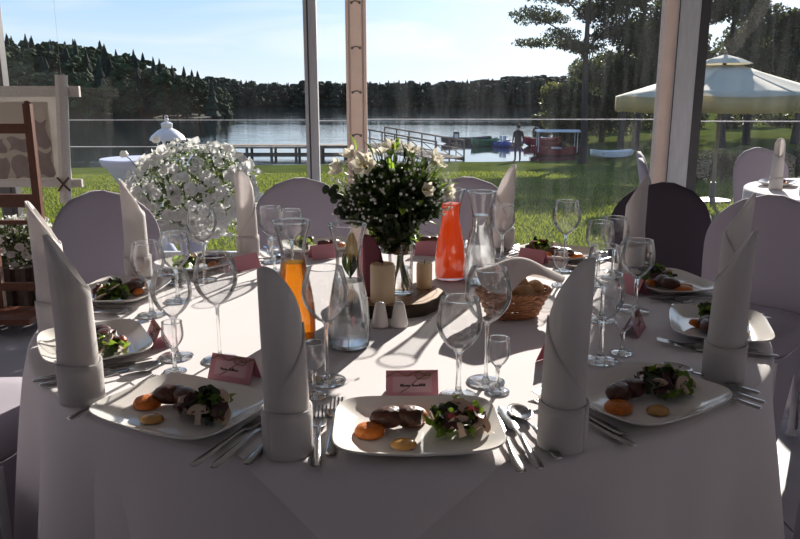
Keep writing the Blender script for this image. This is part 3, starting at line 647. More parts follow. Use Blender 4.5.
# cream parasol
px_, py_ = 6.15, 14.5; gz_ = ground_z(px_, py_)
t = thing('parasol', 'large cream garden parasol with valance standing on the lawn at right', 'parasol', (px_, py_, gz_), rad(11))
zr, za, Rr = 1.36 - gz_, 2.02 - gz_, 2.05
build('pole', MB().lathe([(0.035, 0.05), (0.035, za)], 10), M_JETTY, t)
build('base', MB().lathe([(0.35, 0), (0.35, 0.06), (0.06, 0.10), (0.05, 0.4)], 16), M_DARKFR, t)
cap = MB()
for k in range(8):
    a0, a1 = 2 * PI * k / 8, 2 * PI * (k + 1) / 8
    def pan(u, v, a0=a0, a1=a1):
        r_ = 0.32 + (Rr - 0.32) * v; aa = a0 + (a1 - a0) * u; cs = math.cos(PI / 8) / math.cos(aa - (a0 + a1) / 2)
        return (r_ * cs * math.cos(aa), r_ * cs * math.sin(aa), za - 0.10 - (za - 0.10 - zr) * v ** 0.9 - 0.03 * math.sin(u * PI) * v)
    solidify(build('canopy_panel', MB().grid(pan, 6, 6), M_CANVAS, t), 0.004)
    def val(u, v, a0=a0, a1=a1):
        aa = a0 + (a1 - a0) * u; cs = math.cos(PI / 8) / math.cos(aa - (a0 + a1) / 2)
        return (Rr * cs * math.cos(aa), Rr * cs * math.sin(aa), zr - 0.03 * math.sin(u * PI) - 0.28 * v)
    solidify(build('valance', MB().grid(val, 6, 3), M_VALANCE, t), 0.004)
    build('rib', MB().tube([(0.05 * math.cos(a0), 0.05 * math.sin(a0), za - 0.1), (Rr * math.cos(a0) * 0.98, Rr * math.sin(a0) * 0.98, zr - 0.02)], 0.014, 5), M_JETTY, t)
    build('strut', MB().tube([(0.05 * math.cos(a0), 0.05 * math.sin(a0), zr - 0.15), (Rr * math.cos(a0) * 0.5, Rr * math.sin(a0) * 0.5, zr + 0.22)], 0.012, 5), M_JETTY, t)
solidify(build('vent_cap', MB().lathe([(0.5, za - 0.07), (0.3, za + 0.02), (0.02, za + 0.1)], 8, cap0=False), M_CANVAS, t, smooth=False), 0.004)
build('finial', MB().ball((0, 0, za + 0.13), 0.04, 8, 6), M_JETTY, t)

# high table with stretch cover, lantern on it
hx, hy = -2.52, 7.3; hz = ground_z(hx, hy)
t = thing('cocktail_table', 'high round table in a white stretch cover painted with the blue of shade, outside left', 'table', (hx, hy, hz))
H_ = 0.70 - hz
cv = build('stretch_cover', MB().loft([[(r_ * (1 + k4 * 0.25 * math.cos(4 * q)) * math.cos(q), r_ * (1 + k4 * 0.25 * math.cos(4 * q)) * math.sin(q), z) for q in np.linspace(0, 2 * PI, 32, endpoint=False)] for r_, z, k4 in ((.30, 0.02, 1), (.20, .25, .5), (.13, .55, .1), (.2, .78, 0), (.33, H_ - .08, 0), (.39, H_ - .03, 0), (.395, H_, 0))]), M_SHADEBLUE, t)
build('top_cap', MB().lathe([(0.40, H_ + 0.002), (0.405, H_ + 0.015), (0.40, H_ + 0.03), (0.01, H_ + 0.032)], 32), M_SHADEBLUE, t)
t = thing('lantern', 'white metal lantern with domed roof behind the white flowers', 'lantern', (-2.25, 7.25, 0.734))
build('base', MB().lathe([(0.12, 0), (0.12, 0.03), (0.10, 0.04)], 8), M_WHITEP, t, smooth=False)
for k in range(8): build('bar', MB().tube([(0.1 * math.cos(k * PI / 4), 0.1 * math.sin(k * PI / 4), 0.03), (0.1 * math.cos(k * PI / 4), 0.1 * math.sin(k * PI / 4), 0.18)], 0.007, 5), M_WHITEP, t)
build('roof', MB().lathe([(0.165, 0.17), (0.17, 0.18), (0.15, 0.215), (0.09, 0.265), (0.05, 0.285), (0.055, 0.33), (0.03, 0.345)], 16), M_WHITEP, t)
build('finial', MB().ball((0, 0, 0.362), 0.022, 8, 6), M_WHITEP, t)
build('ring', MB().tube([(0.015 * math.cos(q), 0, 0.392 + 0.015 * math.sin(q)) for q in np.linspace(0, 2 * PI, 14, endpoint=False)], 0.004, 5, True), M_WHITEP, t)

# ---------------------------------------------------------------- left corner: stand, hanging board, planters
def flower_ball(parent, c, R3, nfl, seed, fr=0.03, front_only=True, petal=M_PETALW):
    """petunia-like blossoms scattered over an ellipsoid, each a part of its own"""
    r = random.Random(seed)
    pm_ = []
    for q in range(3):
        mb = MB(); n = 10; rr = random.Random(q)
        loops = [[(0.18 * fr * math.cos(2 * PI * i / n), 0.18 * fr * math.sin(2 * PI * i / n), -0.5 * fr) for i in range(n)]]
        for s_, z in ((0.35, -0.15), (0.8, 0.1), (1.05, 0.06)):
            loops.append([(s_ * fr * (1 + 0.14 * math.cos(5 * 2 * PI * i / n + q)) * math.cos(2 * PI * i / n), s_ * fr * (1 + 0.14 * math.cos(5 * 2 * PI * i / n + q)) * math.sin(2 * PI * i / n), z * fr + rr.uniform(-.12, .12) * fr) for i in range(n)])
        mb.loft(loops, True, False); pm_.append(mb.mesh('blossom', petal))
    for k in range(nfl):
        while True:
            d = Vector((r.gauss(0, 1), r.gauss(0, 1), r.gauss(0, 1))).normalized()
            if not (front_only and d.y > 0.35) and d.z > -0.93: break
        s_ = r.uniform(0.82, 1.04)
        p = Vector((c[0] + d.x * R3[0] * s_, c[1] + d.y * R3[1] * s_, c[2] + d.z * R3[2] * s_))
        nn = (d + Vector((r.uniform(-.5, .5), r.uniform(-.7, .2), r.uniform(-.3, .5)))).normalized()
        link('blossom', pm_[k % 3], parent, p, nn.to_track_quat('Z', 'Y').to_euler(), [r.uniform(0.8, 1.25)] * 3)
    bl = [(c[0], c[1], c[2], R3[0] * 0.92, R3[1] * 0.92, R3[2] * 0.92)]
    o = link('foliage', cloud_mesh('foliage', bl, int(2000 * R3[0] / 0.4), 0.024, seed, M_PETLEAF), parent)
    me_ = bpy.data.meshes.new('buds'); V, Fc = leaf_cloud([(c[0], c[1], c[2], R3[0] * 1.0, R3[1] * 1.0, R3[2] * 1.0)], int(1900 * R3[0] / 0.4), 0.014, seed + 5)
    me_.from_pydata(V.tolist(), [], Fc.tolist()); me_.materials.append(petal); tag(link('small_petals', me_, parent), kind='stuff')
t = thing('flower_stand', 'big ball of white petunias on a white pedestal by the window', 'flowers', (-1.50, 5.25, 0))
build('pedestal', MB().lathe([(0.16, 0), (0.16, 0.03), (0.10, 0.06), (0.085, 0.2), (0.10, 0.3), (0.15, 0.33), (0.15, 0.36)], 24), M_SHADEBLUE, t)
build('pot', MB().lathe([(0.11, 0.36), (0.15, 0.50), (0.16, 0.52), (0.14, 0.52)], 20), M_TERRA, t)
flower_ball(t, (0.03, 0, 0.655), (0.47, 0.42, 0.36), 285, 4, 0.036)
r_ = random.Random(8)
for k in range(5): # shoots that stick out of the ball
    a_ = r_.uniform(0.3, 2.6); p0 = Vector((0.40 * math.cos(a_), -0.1, 0.66 + 0.28 * math.sin(a_))); p1 = p0 * 1.0 + Vector((0.08 * math.cos(a_), -0.05, 0.1))
    build('shoot', MB().tube([p0, (p0 + p1) / 2 + Vector((0, 0, .01)), p1], 0.004, 5), M_STEMG, t)
    build('blossom', MB().ball(p1, (0.032, 0.03, 0.024), 8, 6, jit=0.4, seed=k), M_PETALW, t)

sY = 4.2
t = thing('wooden_rack', 'red-brown wooden ladder rack standing at the left edge', 'rack', (-2.32, sY, 0))
for x, h in ((0.25, 1.265), (-0.03, 1.45), (-0.3, 1.265)):
    build('upright', MB().box((x, 0, h / 2), (0.042, 0.035, h)).ball((x, 0, h), (0.021, 0.0175, 0.018), 8, 6), M_BROWN, t, smooth=False)
for z, hh in ((1.13, 0.055), (0.725, 0.075), (0.60, 0.025), (0.22, 0.045)):
    build('rung', MB().box((-0.02, -0.005, z), (0.52, 0.028, hh)), M_BROWN, t, smooth=False)
build('shelf', MB().box((-0.02, -0.13, 0.08), (0.56, 0.28, 0.03)), M_BROWN, t, smooth=False)
for x in (0.2, -0.26): build('brace', MB().tube([(x, -0.02, 0.60), (x, -0.02, 0.62), (x + 0.01, 0.22, 0.0)], 0.014, 6), M_BROWN, t)
t = thing('flower_planter', 'rough log planter of small white flowers behind the wooden rack', 'planter', (-2.42, 4.62, 0))
build('trough', MB().lathe([(0.20, 0), (0.21, 0.27), (0.19, 0.27), (0.18, 0.22)], 16), M_LOG, t)
for k in range(16): build('log', MB().lathe([(0.03, 0.0), (0.032, 0.28), (0.01, 0.285)], 7), M_LOG, t, (0.225 * math.cos(k * PI / 8), 0.225 * math.sin(k * PI / 8), 0.003))
flower_ball(t, (0, 0, 0.42), (0.24, 0.22, 0.16), 70, 12, 0.022)

# whitewashed photo board of crossed sticks, hung by two cords in front of the window
bY = 5.6
def bx_(px): return (px - 400) / F_PX * (bY * 1.0 * math.cos(PITCH) + 0.13)
def bz_(py): return zpt(0, py, bY)
X0, X1 = -3.55, bx_(88)
t = thing('photo_board', 'whitewashed board of crossed sticks with pale prints hanging by the left window', 'board', (0, bY, 0))
zt_, zb_ = bz_(91.5), bz_(183)
build('stick', MB().box(((X0 + X1) / 2, 0, zt_), (X1 - X0, 0.03, bz_(86) - bz_(97))), M_WHITEW, t, smooth=False)
build('stick', MB().box(((X0 + bx_(82)) / 2, 0, zb_), (bx_(82) - X0, 0.03, 0.06)), M_WHITEW, t, smooth=False)
build('stick', MB().tube([(bx_(73), -0.03, bz_(75)), (bx_(65.5), -0.03, bz_(202))], 0.045, 8), M_WHITEW, t)
build('stick', MB().tube([(-3.35, -0.03, bz_(75)), (-3.3, -0.03, bz_(202))], 0.045, 8), M_WHITEW, t)
build('backing', MB().box(((-3.35 + bx_(70)) / 2, 0.03, (zt_ + zb_) / 2), (bx_(70) + 3.35, 0.012, zt_ - zb_)), M_BOARD, t, smooth=False)
build('inner_mat', MB().box(((-3.28 + bx_(54)) / 2, 0.018, (bz_(102) + bz_(178)) / 2), (bx_(54) + 3.28, 0.008, bz_(102) - bz_(178))), M_CREAM, t, smooth=False)
for (a0, b0, a1, b1) in ((39, 121, 52, 148), (12, 138, 31, 151), (-12, 138, 8, 152), (14, 156, 31, 178), (39, 152, 54, 176), (-14, 157, 9, 178)):
    build('print', MB().grid(lambda u, v: (bx_(a0) + (bx_(a1) - bx_(a0)) * u + 0.015 * math.sin(v * 5 + a0), 0.011, bz_(b1) + (bz_(b0) - bz_(b1)) * v + 0.012 * math.sin(u * 6 + b0)), 8, 8), M_PHOTO, t)
for s_ in (-1, 1):
    build('string_tie', MB().tube([(bx_(68) - 0.045 * s_, -0.08, zb_ - 0.05), (bx_(68), -0.088, zb_), (bx_(68) + 0.045 * s_, -0.08, zb_ + 0.05)], 0.008, 6), M_CORD, t)
for x in (bx_(73), -3.35): build('hanging_cord', MB().tube([(x, -0.03, bz_(76)), (x, -0.02, 2.96)], 0.0006, 5), M_WHITEP, t)

# ================================================================ CHAIRS
def chair_parts(m):
    d = {}
    loops = []
    for k in np.linspace(0, 1, 22):
        z = 0.36 + 0.56 * k
        s_ = max(0.0, (z - 0.70) / 0.22)
        wv = (0.205 + 0.03 * math.sin(min(1, k / 0.75) * PI / 2)) * (max(0.0, 1 - s_ ** 2.3) ** 0.5 if s_ < 1 else 0)
        wv = max(wv, 0.03)
        yb = -0.205 - 0.10 * k; th = 0.022 * (1 if s_ < 0.9 else 0.6)
        lp = []
        for q in range(28):
            x, y = sup(2 * PI * q / 28, wv, th, 2.6)
            lp.append((x, yb + y + 0.9 * x * x * (0.5 + 0.5 * k), z))
        loops.append(lp)
    d['backrest'] = MB().loft(loops).mesh('backrest', m)
    loops = []
    for sc_, z in ((0.94, 0.40), (1.0, 0.42), (1.02, 0.45), (1.0, 0.475), (0.93, 0.492), (0.6, 0.50), (0.2, 0.503)):
        loops.append([(sup(2 * PI * q / 32, 0.215 * sc_, 0.215 * sc_, 4)[0], sup(2 * PI * q / 32, 0.215 * sc_, 0.215 * sc_, 4)[1], z) for q in range(32)])
    d['seat'] = MB().loft(loops).mesh('seat', m)
    mb = MB()                                   # stretched side cover with arched hem between the legs
    def side(u, v):
        th = 2 * PI * u; x, y = sup(th, 0.212, 0.212, 5)
        q = abs(math.sin(2 * th)) ** 0.6         # 1 at the corners
        hem = 0.02 + 0.30 * (1 - q)
        z = 0.41 * (1 - v) + hem * v; fl_ = 1 + 0.06 * v * q
        return (x * fl_, y * fl_, z)
    mb.grid(side, 65, 8); d['skirt'] = mb.mesh('skirt', m)
    d['leg'] = MB().lathe([(0.022, 0.0), (0.014, 0.02), (0.014, 0.40)], 8).mesh('leg', M_ALU)
    return d
CH = {'lilac': chair_parts(M_SPANDEX), 'dark': chair_parts(M_DARKSPAN)}
def chair(x, y, face, label, kind='lilac', group='chairs in stretch covers'):
    """face = the point the sitter looks at"""
    rz = math.atan2(face[1] - y, face[0] - x) - PI / 2
    t = thing('banquet_chair', label, 'chair', (x, y, 0), rz, group)
    for n_ in ('backrest', 'seat', 'skirt'): link(n_, CH[kind][n_], t)
    for sx_ in (-1, 1):
        for sy_ in (-1, 1): link('leg', CH[kind]['leg'], t, (0.185 * sx_, 0.185 * sy_, 0))
    return t
TC = (TX, TY)
chair(-1.03, 2.84, TC, 'lilac covered chair beside the white petunias, its whole back showing')
chair(-0.40, 3.27, TC, 'lilac covered chair at the back behind the two carafes left of the bouquet')
chair(0.27, 3.30, TC, 'lilac covered chair at the back, mostly hidden by bouquet and orange juice')
chair(1.02, 3.12, TC, 'dark covered chair behind the table at right', 'dark')
chair(1.28, 2.68, (0.25, 1.55), 'lilac covered chair right of the dark chair, whole back in shade')
chair(-1.19, 1.84, TC, 'lilac covered chair at the left edge, upper of the two seats peeking out')
chair(-1.02, 1.24, TC, 'lilac covered chair at the lower left corner, only the seat showing')
chair(1.14, 1.46, TC, 'covered chair at the lower right corner, only its bright seat edge showing')
T2 = (3.02, 4.35)
chair(1.84, 4.70, T2, 'covered chair just right of the wide tent post, at the far table')
chair(2.86, 5.58, T2, 'covered chair at the far table near the right edge, behind its napkins')
chair(2.02, 5.30, (2.9, 5.0), 'covered chair turned sideways, its edge showing left of the one by the wide post')

# ================================================================ TABLE
def table(cx, cy, label):
    t = thing('banquet_table', label, 'table', (cx, cy, 0))
    build('tabletop', MB().lathe([(TR - 0.015, TZ - 0.035), (TR - 0.012, TZ - 0.005), (TR - 0.02, TZ - 0.004)], 64), M_JETTY, t)
    for k in range(4): build('leg', MB().lathe([(0.025, 0), (0.025, TZ - 0.035)], 10), M_DARKFR, t, (0.5 * math.cos(k * PI / 2 + .8), 0.5 * math.sin(k * PI / 2 + .8), 0))
    return t
def cloth(cx, cy, drop, seed, amp, rr=TR, zt=TZ):
    mb = MB(); n = 360; prof = []
    for r_ in (0.02, 0.3, 0.6, 0.8, rr - 0.03, rr - 0.012): prof.append((r_, 0.0, 0))
    for a_ in (30, 60, 90): prof.append((rr - 0.012 + 0.014 * math.sin(rad(a_)), 0.014 * (1 - math.cos(rad(a_))), 0))
    for k in np.linspace(0.08, 1, 12): prof.append((rr + 0.003, 0.014 + (drop - 0.014) * k, k))
    R_ = random.Random(seed); ph = [R_.uniform(0, 6.28) for _ in range(4)]
    loops = []
    for r_, dz, k in prof:
        lp = []
        for i in range(n):
            th = 2 * PI * i / n
            wv = math.sin(15 * th + ph[0] + 1.1 * math.sin(3 * th + ph[1])); wv = math.copysign(abs(wv) ** 0.8, wv) * 0.6 + math.sin(26 * th + ph[2] + math.sin(4 * th)) * 0.3 + math.sin(7 * th + ph[3]) * 0.35
            rad_ = r_ + amp * (k ** 0.8) * (0.45 + wv) if k > 0 else r_
            lp.append((cx + rad_ * math.cos(th), cy + rad_ * math.sin(th), zt - dz))
        loops.append(lp)
    mb.loft(loops, True, False); mb.f = [tuple(f) for f in mb.f]
    return mb
table(TX, TY, 'round banquet table under white cloths in the foreground')
tag(build('table_underskirt', cloth(TX, TY, 0.735, 5, 0.014, TR - 0.008, TZ - 0.0015), M_CLOTH), 'floor-length white under-cloth below the hem of the round tablecloth', 'tablecloth')
tag(build('tablecloth', cloth(TX, TY, 0.42, 2, 0.052), M_CLOTH), 'white round tablecloth with soft folds on the foreground table', 'tablecloth')
# square overlay: its corner hangs over the front
def overlay():
    half = 0.765; rot = rad(-93); mb = MB(); n = 110
    ca, sa = math.cos(rot + PI / 4), math.sin(rot + PI / 4)
    vs = []
    for jv in range(n):
        for iu in range(n):
            x, y = -half + 2 * half * iu / (n - 1), -half + 2 * half * jv / (n - 1)
            x, y = x * ca - y * sa, x * sa + y * ca
            d = math.hypot(x, y)
            R0 = TR + 0.002
            if d < R0 - 0.004: p = (x, y, TZ + 0.0016)
            else:
                th = math.atan2(y, x); s_ = d - (R0 - 0.004)
                if s_ < 0.02: aa = s_ / 0.02 * PI / 2; rr = R0 - 0.004 + 0.013 * math.sin(aa); z = TZ + 0.0016 - 0.013 * (1 - math.cos(aa))
                else:
                    dz = 0.013 + (s_ - 0.02); k = dz / 0.42
                    rr = R0 + 0.009 + 0.052 * (k ** 0.8) * 1.35 + 0.012 * k * math.sin(14 * th); z = TZ - dz
                p = (rr * math.cos(th), rr * math.sin(th), z)
            vs.append((TX + p[0], TY + p[1], p[2]))
    fs = [(jv * n + i, jv * n + i + 1, (jv + 1) * n + i + 1, (jv + 1) * n + i) for jv in range(n - 1) for i in range(n - 1)]
    return mb.add(vs, fs)
ov = tag(build('table_overlay', overlay(), M_CLOTH), 'square white overlay cloth, its corner hanging over the table front', 'tablecloth')
ZT = TZ + 0.0022                                   # top of the cloths
table(T2[0], T2[1], 'round banquet table at the right edge in the background')
tag(build('tablecloth', cloth(T2[0], T2[1], 0.70, 8, 0.02), M_CLOTH), 'white cloth to the floor on the background table at right', 'tablecloth')

# ================================================================ PLACE SETTINGS
def plate_mesh():
    loops = []
    for s_, z in ((0.52, 0.0), (0.60, 0.001), (0.985, 0.019), (1.0, 0.0215), (0.99, 0.0235), (0.95, 0.0215), (0.80, 0.0105), (0.68, 0.0055), (0.60, 0.0045), (0.2, 0.004)):
        lp = []
        for q in range(64):
            x, y = sup(2 * PI * q / 64, 0.136 * s_, 0.106 * s_, 5.0)
            lift = 0.004 * s_ ** 4 * (abs(x) / 0.136) * (abs(y) / 0.106)
            bow = 1 + 0.05 * (1 - (x / 0.136) ** 2)
            lp.append((x, y * bow, z + lift))
        loops.append(lp)
    return MB().loft(loops).mesh('plate', M_PORCELAIN)
PLATE = plate_mesh()
# angle on the table, radius, how the place is called
PLACES = [(-88, .80, 'front centre plate'), (-117.5, .815, 'front left plate'), (-150.5, .765, 'left edge plate'), (174, .78, 'left rear plate'), (145, .79, 'plate before the petunias'),
          (112, .79, 'plate behind the carafes'), (84, .82, 'plate behind the bouquet'), (48.5, .82, 'back right plate'), (13, .80, 'plate near the dark chair'), (-18, .79, 'right edge plate'), (-56.5, .80, 'front right plate')]
def frame(ang, r_):
    """origin, right axis and inward axis of a place"""
    a_ = rad(ang); o = Vector((TX + r_ * math.cos(a_), TY + r_ * math.sin(a_), ZT)); inw = Vector((-math.cos(a_), -math.sin(a_), 0)); rt = Vector((inw.y, -inw.x, 0))
    return o, rt, inw, math.atan2(inw.y, inw.x) - PI / 2

def strip(pts):  # pts: (y, halfwidth, z, halfthickness)
    mb = MB(); loops = []
    for y, hw, z, ht_ in pts: loops.append([(-hw, y, z), (-hw * 0.6, y, z + ht_), (hw * 0.6, y, z + ht_), (hw, y, z), (hw * 0.6, y, z - ht_), (-hw * 0.6, y, z - ht_)])
    return mb.loft(loops)
HAND = [(-0.105, 0.004, 0.003, 0.0012), (-0.102, 0.0075, 0.003, 0.002), (-0.085, 0.0085, 0.0032, 0.0024), (-0.03, 0.005, 0.006, 0.002), (0.0, 0.0035, 0.008, 0.0018), (0.025, 0.0035, 0.007, 0.0018)]
CUT = {'handle': strip(HAND).mesh('handle', M_STEEL)}
tm = strip([(0.024, 0.0035, 0.007, 0.0015), (0.036, 0.011, 0.004, 0.0014), (0.052, 0.0125, 0.003, 0.0013), (0.06, 0.0125, 0.004, 0.0012)])
for k in range(4): x = -0.0098 + k * 0.00653; tm.box((x, 0.081, 0.0065), (0.0032, 0.046, 0.002), R=Matrix.Rotation(0.14, 3, 'X'))
CUT['tines'] = tm.mesh('tines', M_STEEL)
CUT['blade'] = strip([(0.024, 0.0035, 0.005, 0.0018), (0.03, 0.009, 0.005, 0.001), (0.07, 0.0105, 0.005, 0.0008), (0.105, 0.0085, 0.005, 0.0007), (0.122, 0.002, 0.005, 0.0005)]).mesh('blade', M_STEEL)
sm_ = MB().grid(lambda u, v: ((lambda a_, r_: (0.0195 * r_ * math.cos(a_), 0.057 + 0.033 * r_ * math.sin(a_), 0.0022 + 0.008 * r_ * r_))(2 * PI * u, v)), 24, 7)
CUT['bowl'] = sm_.mesh('bowl', M_STEEL)
def cutlery(kind, pos, rz, label, group):
    t = thing({'f': 'table_fork', 'k': 'table_knife', 's': 'table_spoon'}[kind], label, {'f': 'fork', 'k': 'knife', 's': 'spoon'}[kind], pos, rz, group)
    link('handle', CUT['handle'], t)
    o = link({'f': 'tines', 'k': 'blade', 's': 'bowl'}[kind], CUT[{'f': 'tines', 'k': 'blade', 's': 'bowl'}[kind]], t)
    if kind == 's': solidify(o, 0.0012)
    return t

# ---- food
def leaf_mesh(seed, L_=0.032, W_=0.021, curl=0.010, m=M_LEAFG):
    r = random.Random(seed); ph = r.uniform(0, 6)
    def fn(u, v):
        x = (u - 0.5) * 2; env = math.sin(PI * min(1, max(0.02, v)) ** 0.8) ** 0.7
        ruff = 1 + 0.18 * math.sin(v * 22 + ph)
        return (x * W_ * env * ruff, (v - 0.5) * 2 * L_, curl * (1 - (2 * v - 1) ** 2) + 0.006 * x * x * math.sin(v * 17 + ph) + 0.005 * x * x)
    return MB().grid(fn, 7, 12).mesh('leaf', m)
LEAVES = [leaf_mesh(1), leaf_mesh(2, 0.027, 0.024, 0.014), leaf_mesh(3, 0.03, 0.02, 0.012, M_LEAFD), leaf_mesh(4, 0.026, 0.02, 0.015, M_LEAFR), leaf_mesh(5, 0.033, 0.017, 0.01, M_LEAFD)]
mb = MB(); lps = []
for k in np.linspace(0, 0.84, 9):
    z = -1 + 2 * k; q = math.sqrt(max(0.02, 1 - z * z)); lps.append([(0.025 * z, 0.0145 * q * math.cos(a_) * (1 + 0.1 * math.sin(3 * a_ + k * 4)), 0.014 + 0.0145 * q * math.sin(a_) * (1 + 0.12 * math.cos(2 * a_))) for a_ in np.linspace(0, 2 * PI, 14, endpoint=False)])
MEAT = mb.loft(lps).mesh('roast_slice', M_MEAT)
PUREE = MB().lathe([(0.010, 0), (0.0195, 0.001), (0.0198, 0.006), (0.0165, 0.011), (0.0125, 0.0125), (0.006, 0.0145), (0.002, 0.0140)], 18, sx=1.05).mesh('carrot_puree', M_PUREE)
SAUCE = MB().lathe([(0.013, 0), (0.0155, 0.001), (0.0145, 0.004), (0.010, 0.0068), (0.004, 0.0078)], 20, sx=1.15).mesh('sauce_drop', M_SAUCE)
def mush_outline():
    p = []
    for a_ in np.linspace(-0.15, PI + 0.15, 13): p.append((0.0205 * math.cos(a_), 0.004 + 0.0135 * math.sin(a_)))
    p += [(-0.012, 0.001), (-0.0055, 0.0005), (-0.0048, -0.010), (-0.006, -0.0155), (0.006, -0.0155), (0.0048, -0.010), (0.0055, 0.0005), (0.012, 0.001)]
    return p
po = mush_outline()
MUSH = MB().loft([[(x, y, -0.0017) for x, y in po], [(x, y, 0.0017) for x, y in po]]).mesh('flesh', M_MUSH, False)
gl = [(-0.013, 0.0022), (-0.006, 0.0035), (-0.005, 0.0062), (-0.011, 0.006)]
GILL = MB().loft([[(x, y, -0.0021) for x, y in gl], [(x, y, 0.0021) for x, y in gl]]).loft([[(-x, y, -0.0021) for x, y in gl][::-1], [(-x, y, 0.0021) for x, y in gl][::-1]]).mesh('gill', M_GILL, False)
def plate_food(o, rt, inw, rz, at, seed, full=True):
    r = random.Random(seed); S = 1.2
    def W(x, y, z): return o + rt * x + inw * y + Vector((0, 0, z))
    zf_ = 0.0062
    for k, (x, y, a_) in enumerate(((-0.046, 0.022, 0.4), (-0.012, 0.024, -0.35))):
        tag(link('roast_slice', MEAT, None, W(x, y, zf_), (0, 0, rz + a_ + r.uniform(-.2, .2)), (1.3, 1.45, 1.3)), '%s dark roast slice %s' % (('left', 'right')[k], at), 'meat', 'roast slices on the plates')
    tag(link('carrot_puree', PUREE, None, W(-0.077, -0.004, zf_), (0, 0, rz), (S, S, S)), 'orange mound of puree %s' % at, 'puree', 'puree mounds on the plates')
    tag(link('sauce_drop', SAUCE, None, W(-0.024, -0.046, zf_), (0, 0, rz), (S, S, S)), 'round ochre sauce drop %s' % at, 'sauce', 'sauce drops on the plates')
    tag(link('carrot_piece', PUREE, None, W(0.004, 0.052, zf_ + 0.002), (0.3, 0, rz), (0.8, 0.8, 1.1)), 'small orange vegetable piece behind the meat %s' % at, 'vegetable', 'vegetable pieces on the plates')
    t = thing('salad', 'small heap of green and dark red salad leaves %s' % at, 'salad', W(0.056, 0.006, zf_), rz, 'salads on the plates')
    for k in range(24 if full else 12):
        a_ = r.uniform(0, 2 * PI); d = 0.036 * r.random() ** 0.7; h = 0.034 * (1 - d / 0.055) * r.uniform(0.25, 1.0)
        link('leaf', LEAVES[(k * 2 + seed) % 5], t, (d * 1.15 * math.cos(a_), d * math.sin(a_), 0.006 + h), (r.uniform(-.9, .9), r.uniform(-.9, .9), r.uniform(0, 6.28)), [r.uniform(0.65, 1.0)] * 3)
    for k, (x, y, z, rx, ry, a_) in enumerate(((0.028, -0.012, 0.030, 1.0, 0.5, 1.3), (0.074, 0.012, 0.042, 0.35, 0.3, -0.5), (0.066, -0.030, 0.028, 1.05, -0.2, 0.2), (0.098, -0.010, 0.022, 0.5, 0.4, -0.9))[:4 if full else 2]):
        t = thing('mushroom_slice', 'raw mushroom slice %s the salad %s' % (('left of', 'on top of', 'in front of', 'right of')[k], at), 'mushroom', W(x, y, zf_ + z - 0.006), 0, 'mushroom slices on the plates')
        t.rotation_euler = (rx, ry, rz + a_); t.scale = (1.02, 1.02, 1.02)
        link('flesh', MUSH, t); link('gill', GILL, t)

# ---- place cards: folded pink card, pale name slip, twine
def card_meshes():
    w_, h, d = 0.096, 0.047, 0.022; th = 0.0008
    p = MB().loft([[(x, -d, 0.0), (x, 0, h), (x, d, 0.0), (x, d - th * 2, 0.0), (x, 0, h - th * 2), (x, -d + th * 2, 0.0)] for x in (-w_ / 2, w_ / 2)]).mesh('card', M_PINK, False)
    nx_, nz = -h / math.hypot(h, d), d / math.hypot(h, d)
    def on(x, s_, off): return (x, -d + d * s_ + nx_ * off, h * s_ + nz * off)
    l = MB().add([on(-0.036, 0.22, 0.0006), on(0.036, 0.22, 0.0006), on(0.036, 0.78, 0.0006), on(-0.036, 0.78, 0.0006)], [(0, 1, 2, 3)]).mesh('name_slip', M_LABEL, False)
    tw = MB().tube([on(x, 0.86 + 0.07 * math.sin(x * 170), 0.0022) for x in np.linspace(-0.047, 0.047, 20)], 0.0009, 5)
    tw.tube([on(x, 0.5 + x * 14 + 0.02 * math.sin(x * 200), 0.002) for x in np.linspace(-0.022, 0.026, 12)], 0.0007, 5)
    tw.tube([on(0.020 + 0.014 * math.cos(q), 0.80 + 0.13 * math.sin(q), 0.003) for q in np.linspace(0, 2 * PI, 14, endpoint=False)], 0.0008, 5, True)
    return p, l, tw.mesh('twine', M_TWINE), on
CARD, SLIP, TWINE, ONC = card_meshes()
def name_mark(seed):
    r = random.Random(seed); mb = MB(); x = -0.022
    for wlen in (r.randint(5, 6), r.randint(7, 8)):
        for k in range(wlen):
            h = 0.10 if k == 0 or r.random() < 0.25 else 0.06
            mb.add([ONC(x, 0.42, 0.0011), ONC(x + 0.0024, 0.42, 0.0011), ONC(x + 0.0024, 0.42 + h, 0.0011), ONC(x, 0.42 + h, 0.0011)], [(0, 1, 2, 3)]); x += 0.0031
        x += 0.0035
    return mb.mesh('lettering', M_INK, False)
def place_card(pos, rz, label, seed):
    t = thing('place_card', label, 'place card', pos, rz, 'pink place cards')
    link('card', CARD, t); link('name_slip', SLIP, t); link('lettering', name_mark(seed), t); link('twine', TWINE, t)

DETAIL = {0, 1, 2, 10, 9, 8, 3, 7}
for i, (ang, r_, nm) in enumerate(PLACES):
    o, rt, inw, rz = frame(ang, r_)
    at = 'on the ' + nm
    tag(link('dinner_plate', PLATE, None, o, (0, 0, rz)), 'white rectangular plate with rounded corners, the ' + nm, 'plate', 'dinner plates')
    plate_food(o, rt, inw, rz, at, i + 1, i in DETAIL)
    G = 'cutlery at the places'
    def W(x, y, z=0.0006): return o + rt * x + inw * y + Vector((0, 0, z))
    sgn = 0.03 * math.sin(i * 2.3)
    cutlery('f', W(-0.137, 0.036), rz + sgn * 0.5, 'inner fork left of the ' + nm, G)
    cutlery('f', W(-0.160, 0.0), rz + 0.03, 'outer fork left of the ' + nm, G)
    cutlery('k', W(0.139, -0.028), rz + 0.06, 'inner knife right of the ' + nm, G)
    cutlery('k', W(0.164, -0.018), rz + 0.10, 'outer knife right of the ' + nm, G)
    cutlery('s', W(0.192, 0.012), rz + 0.18 + sgn, 'spoon right of the knives by the ' + nm, G)
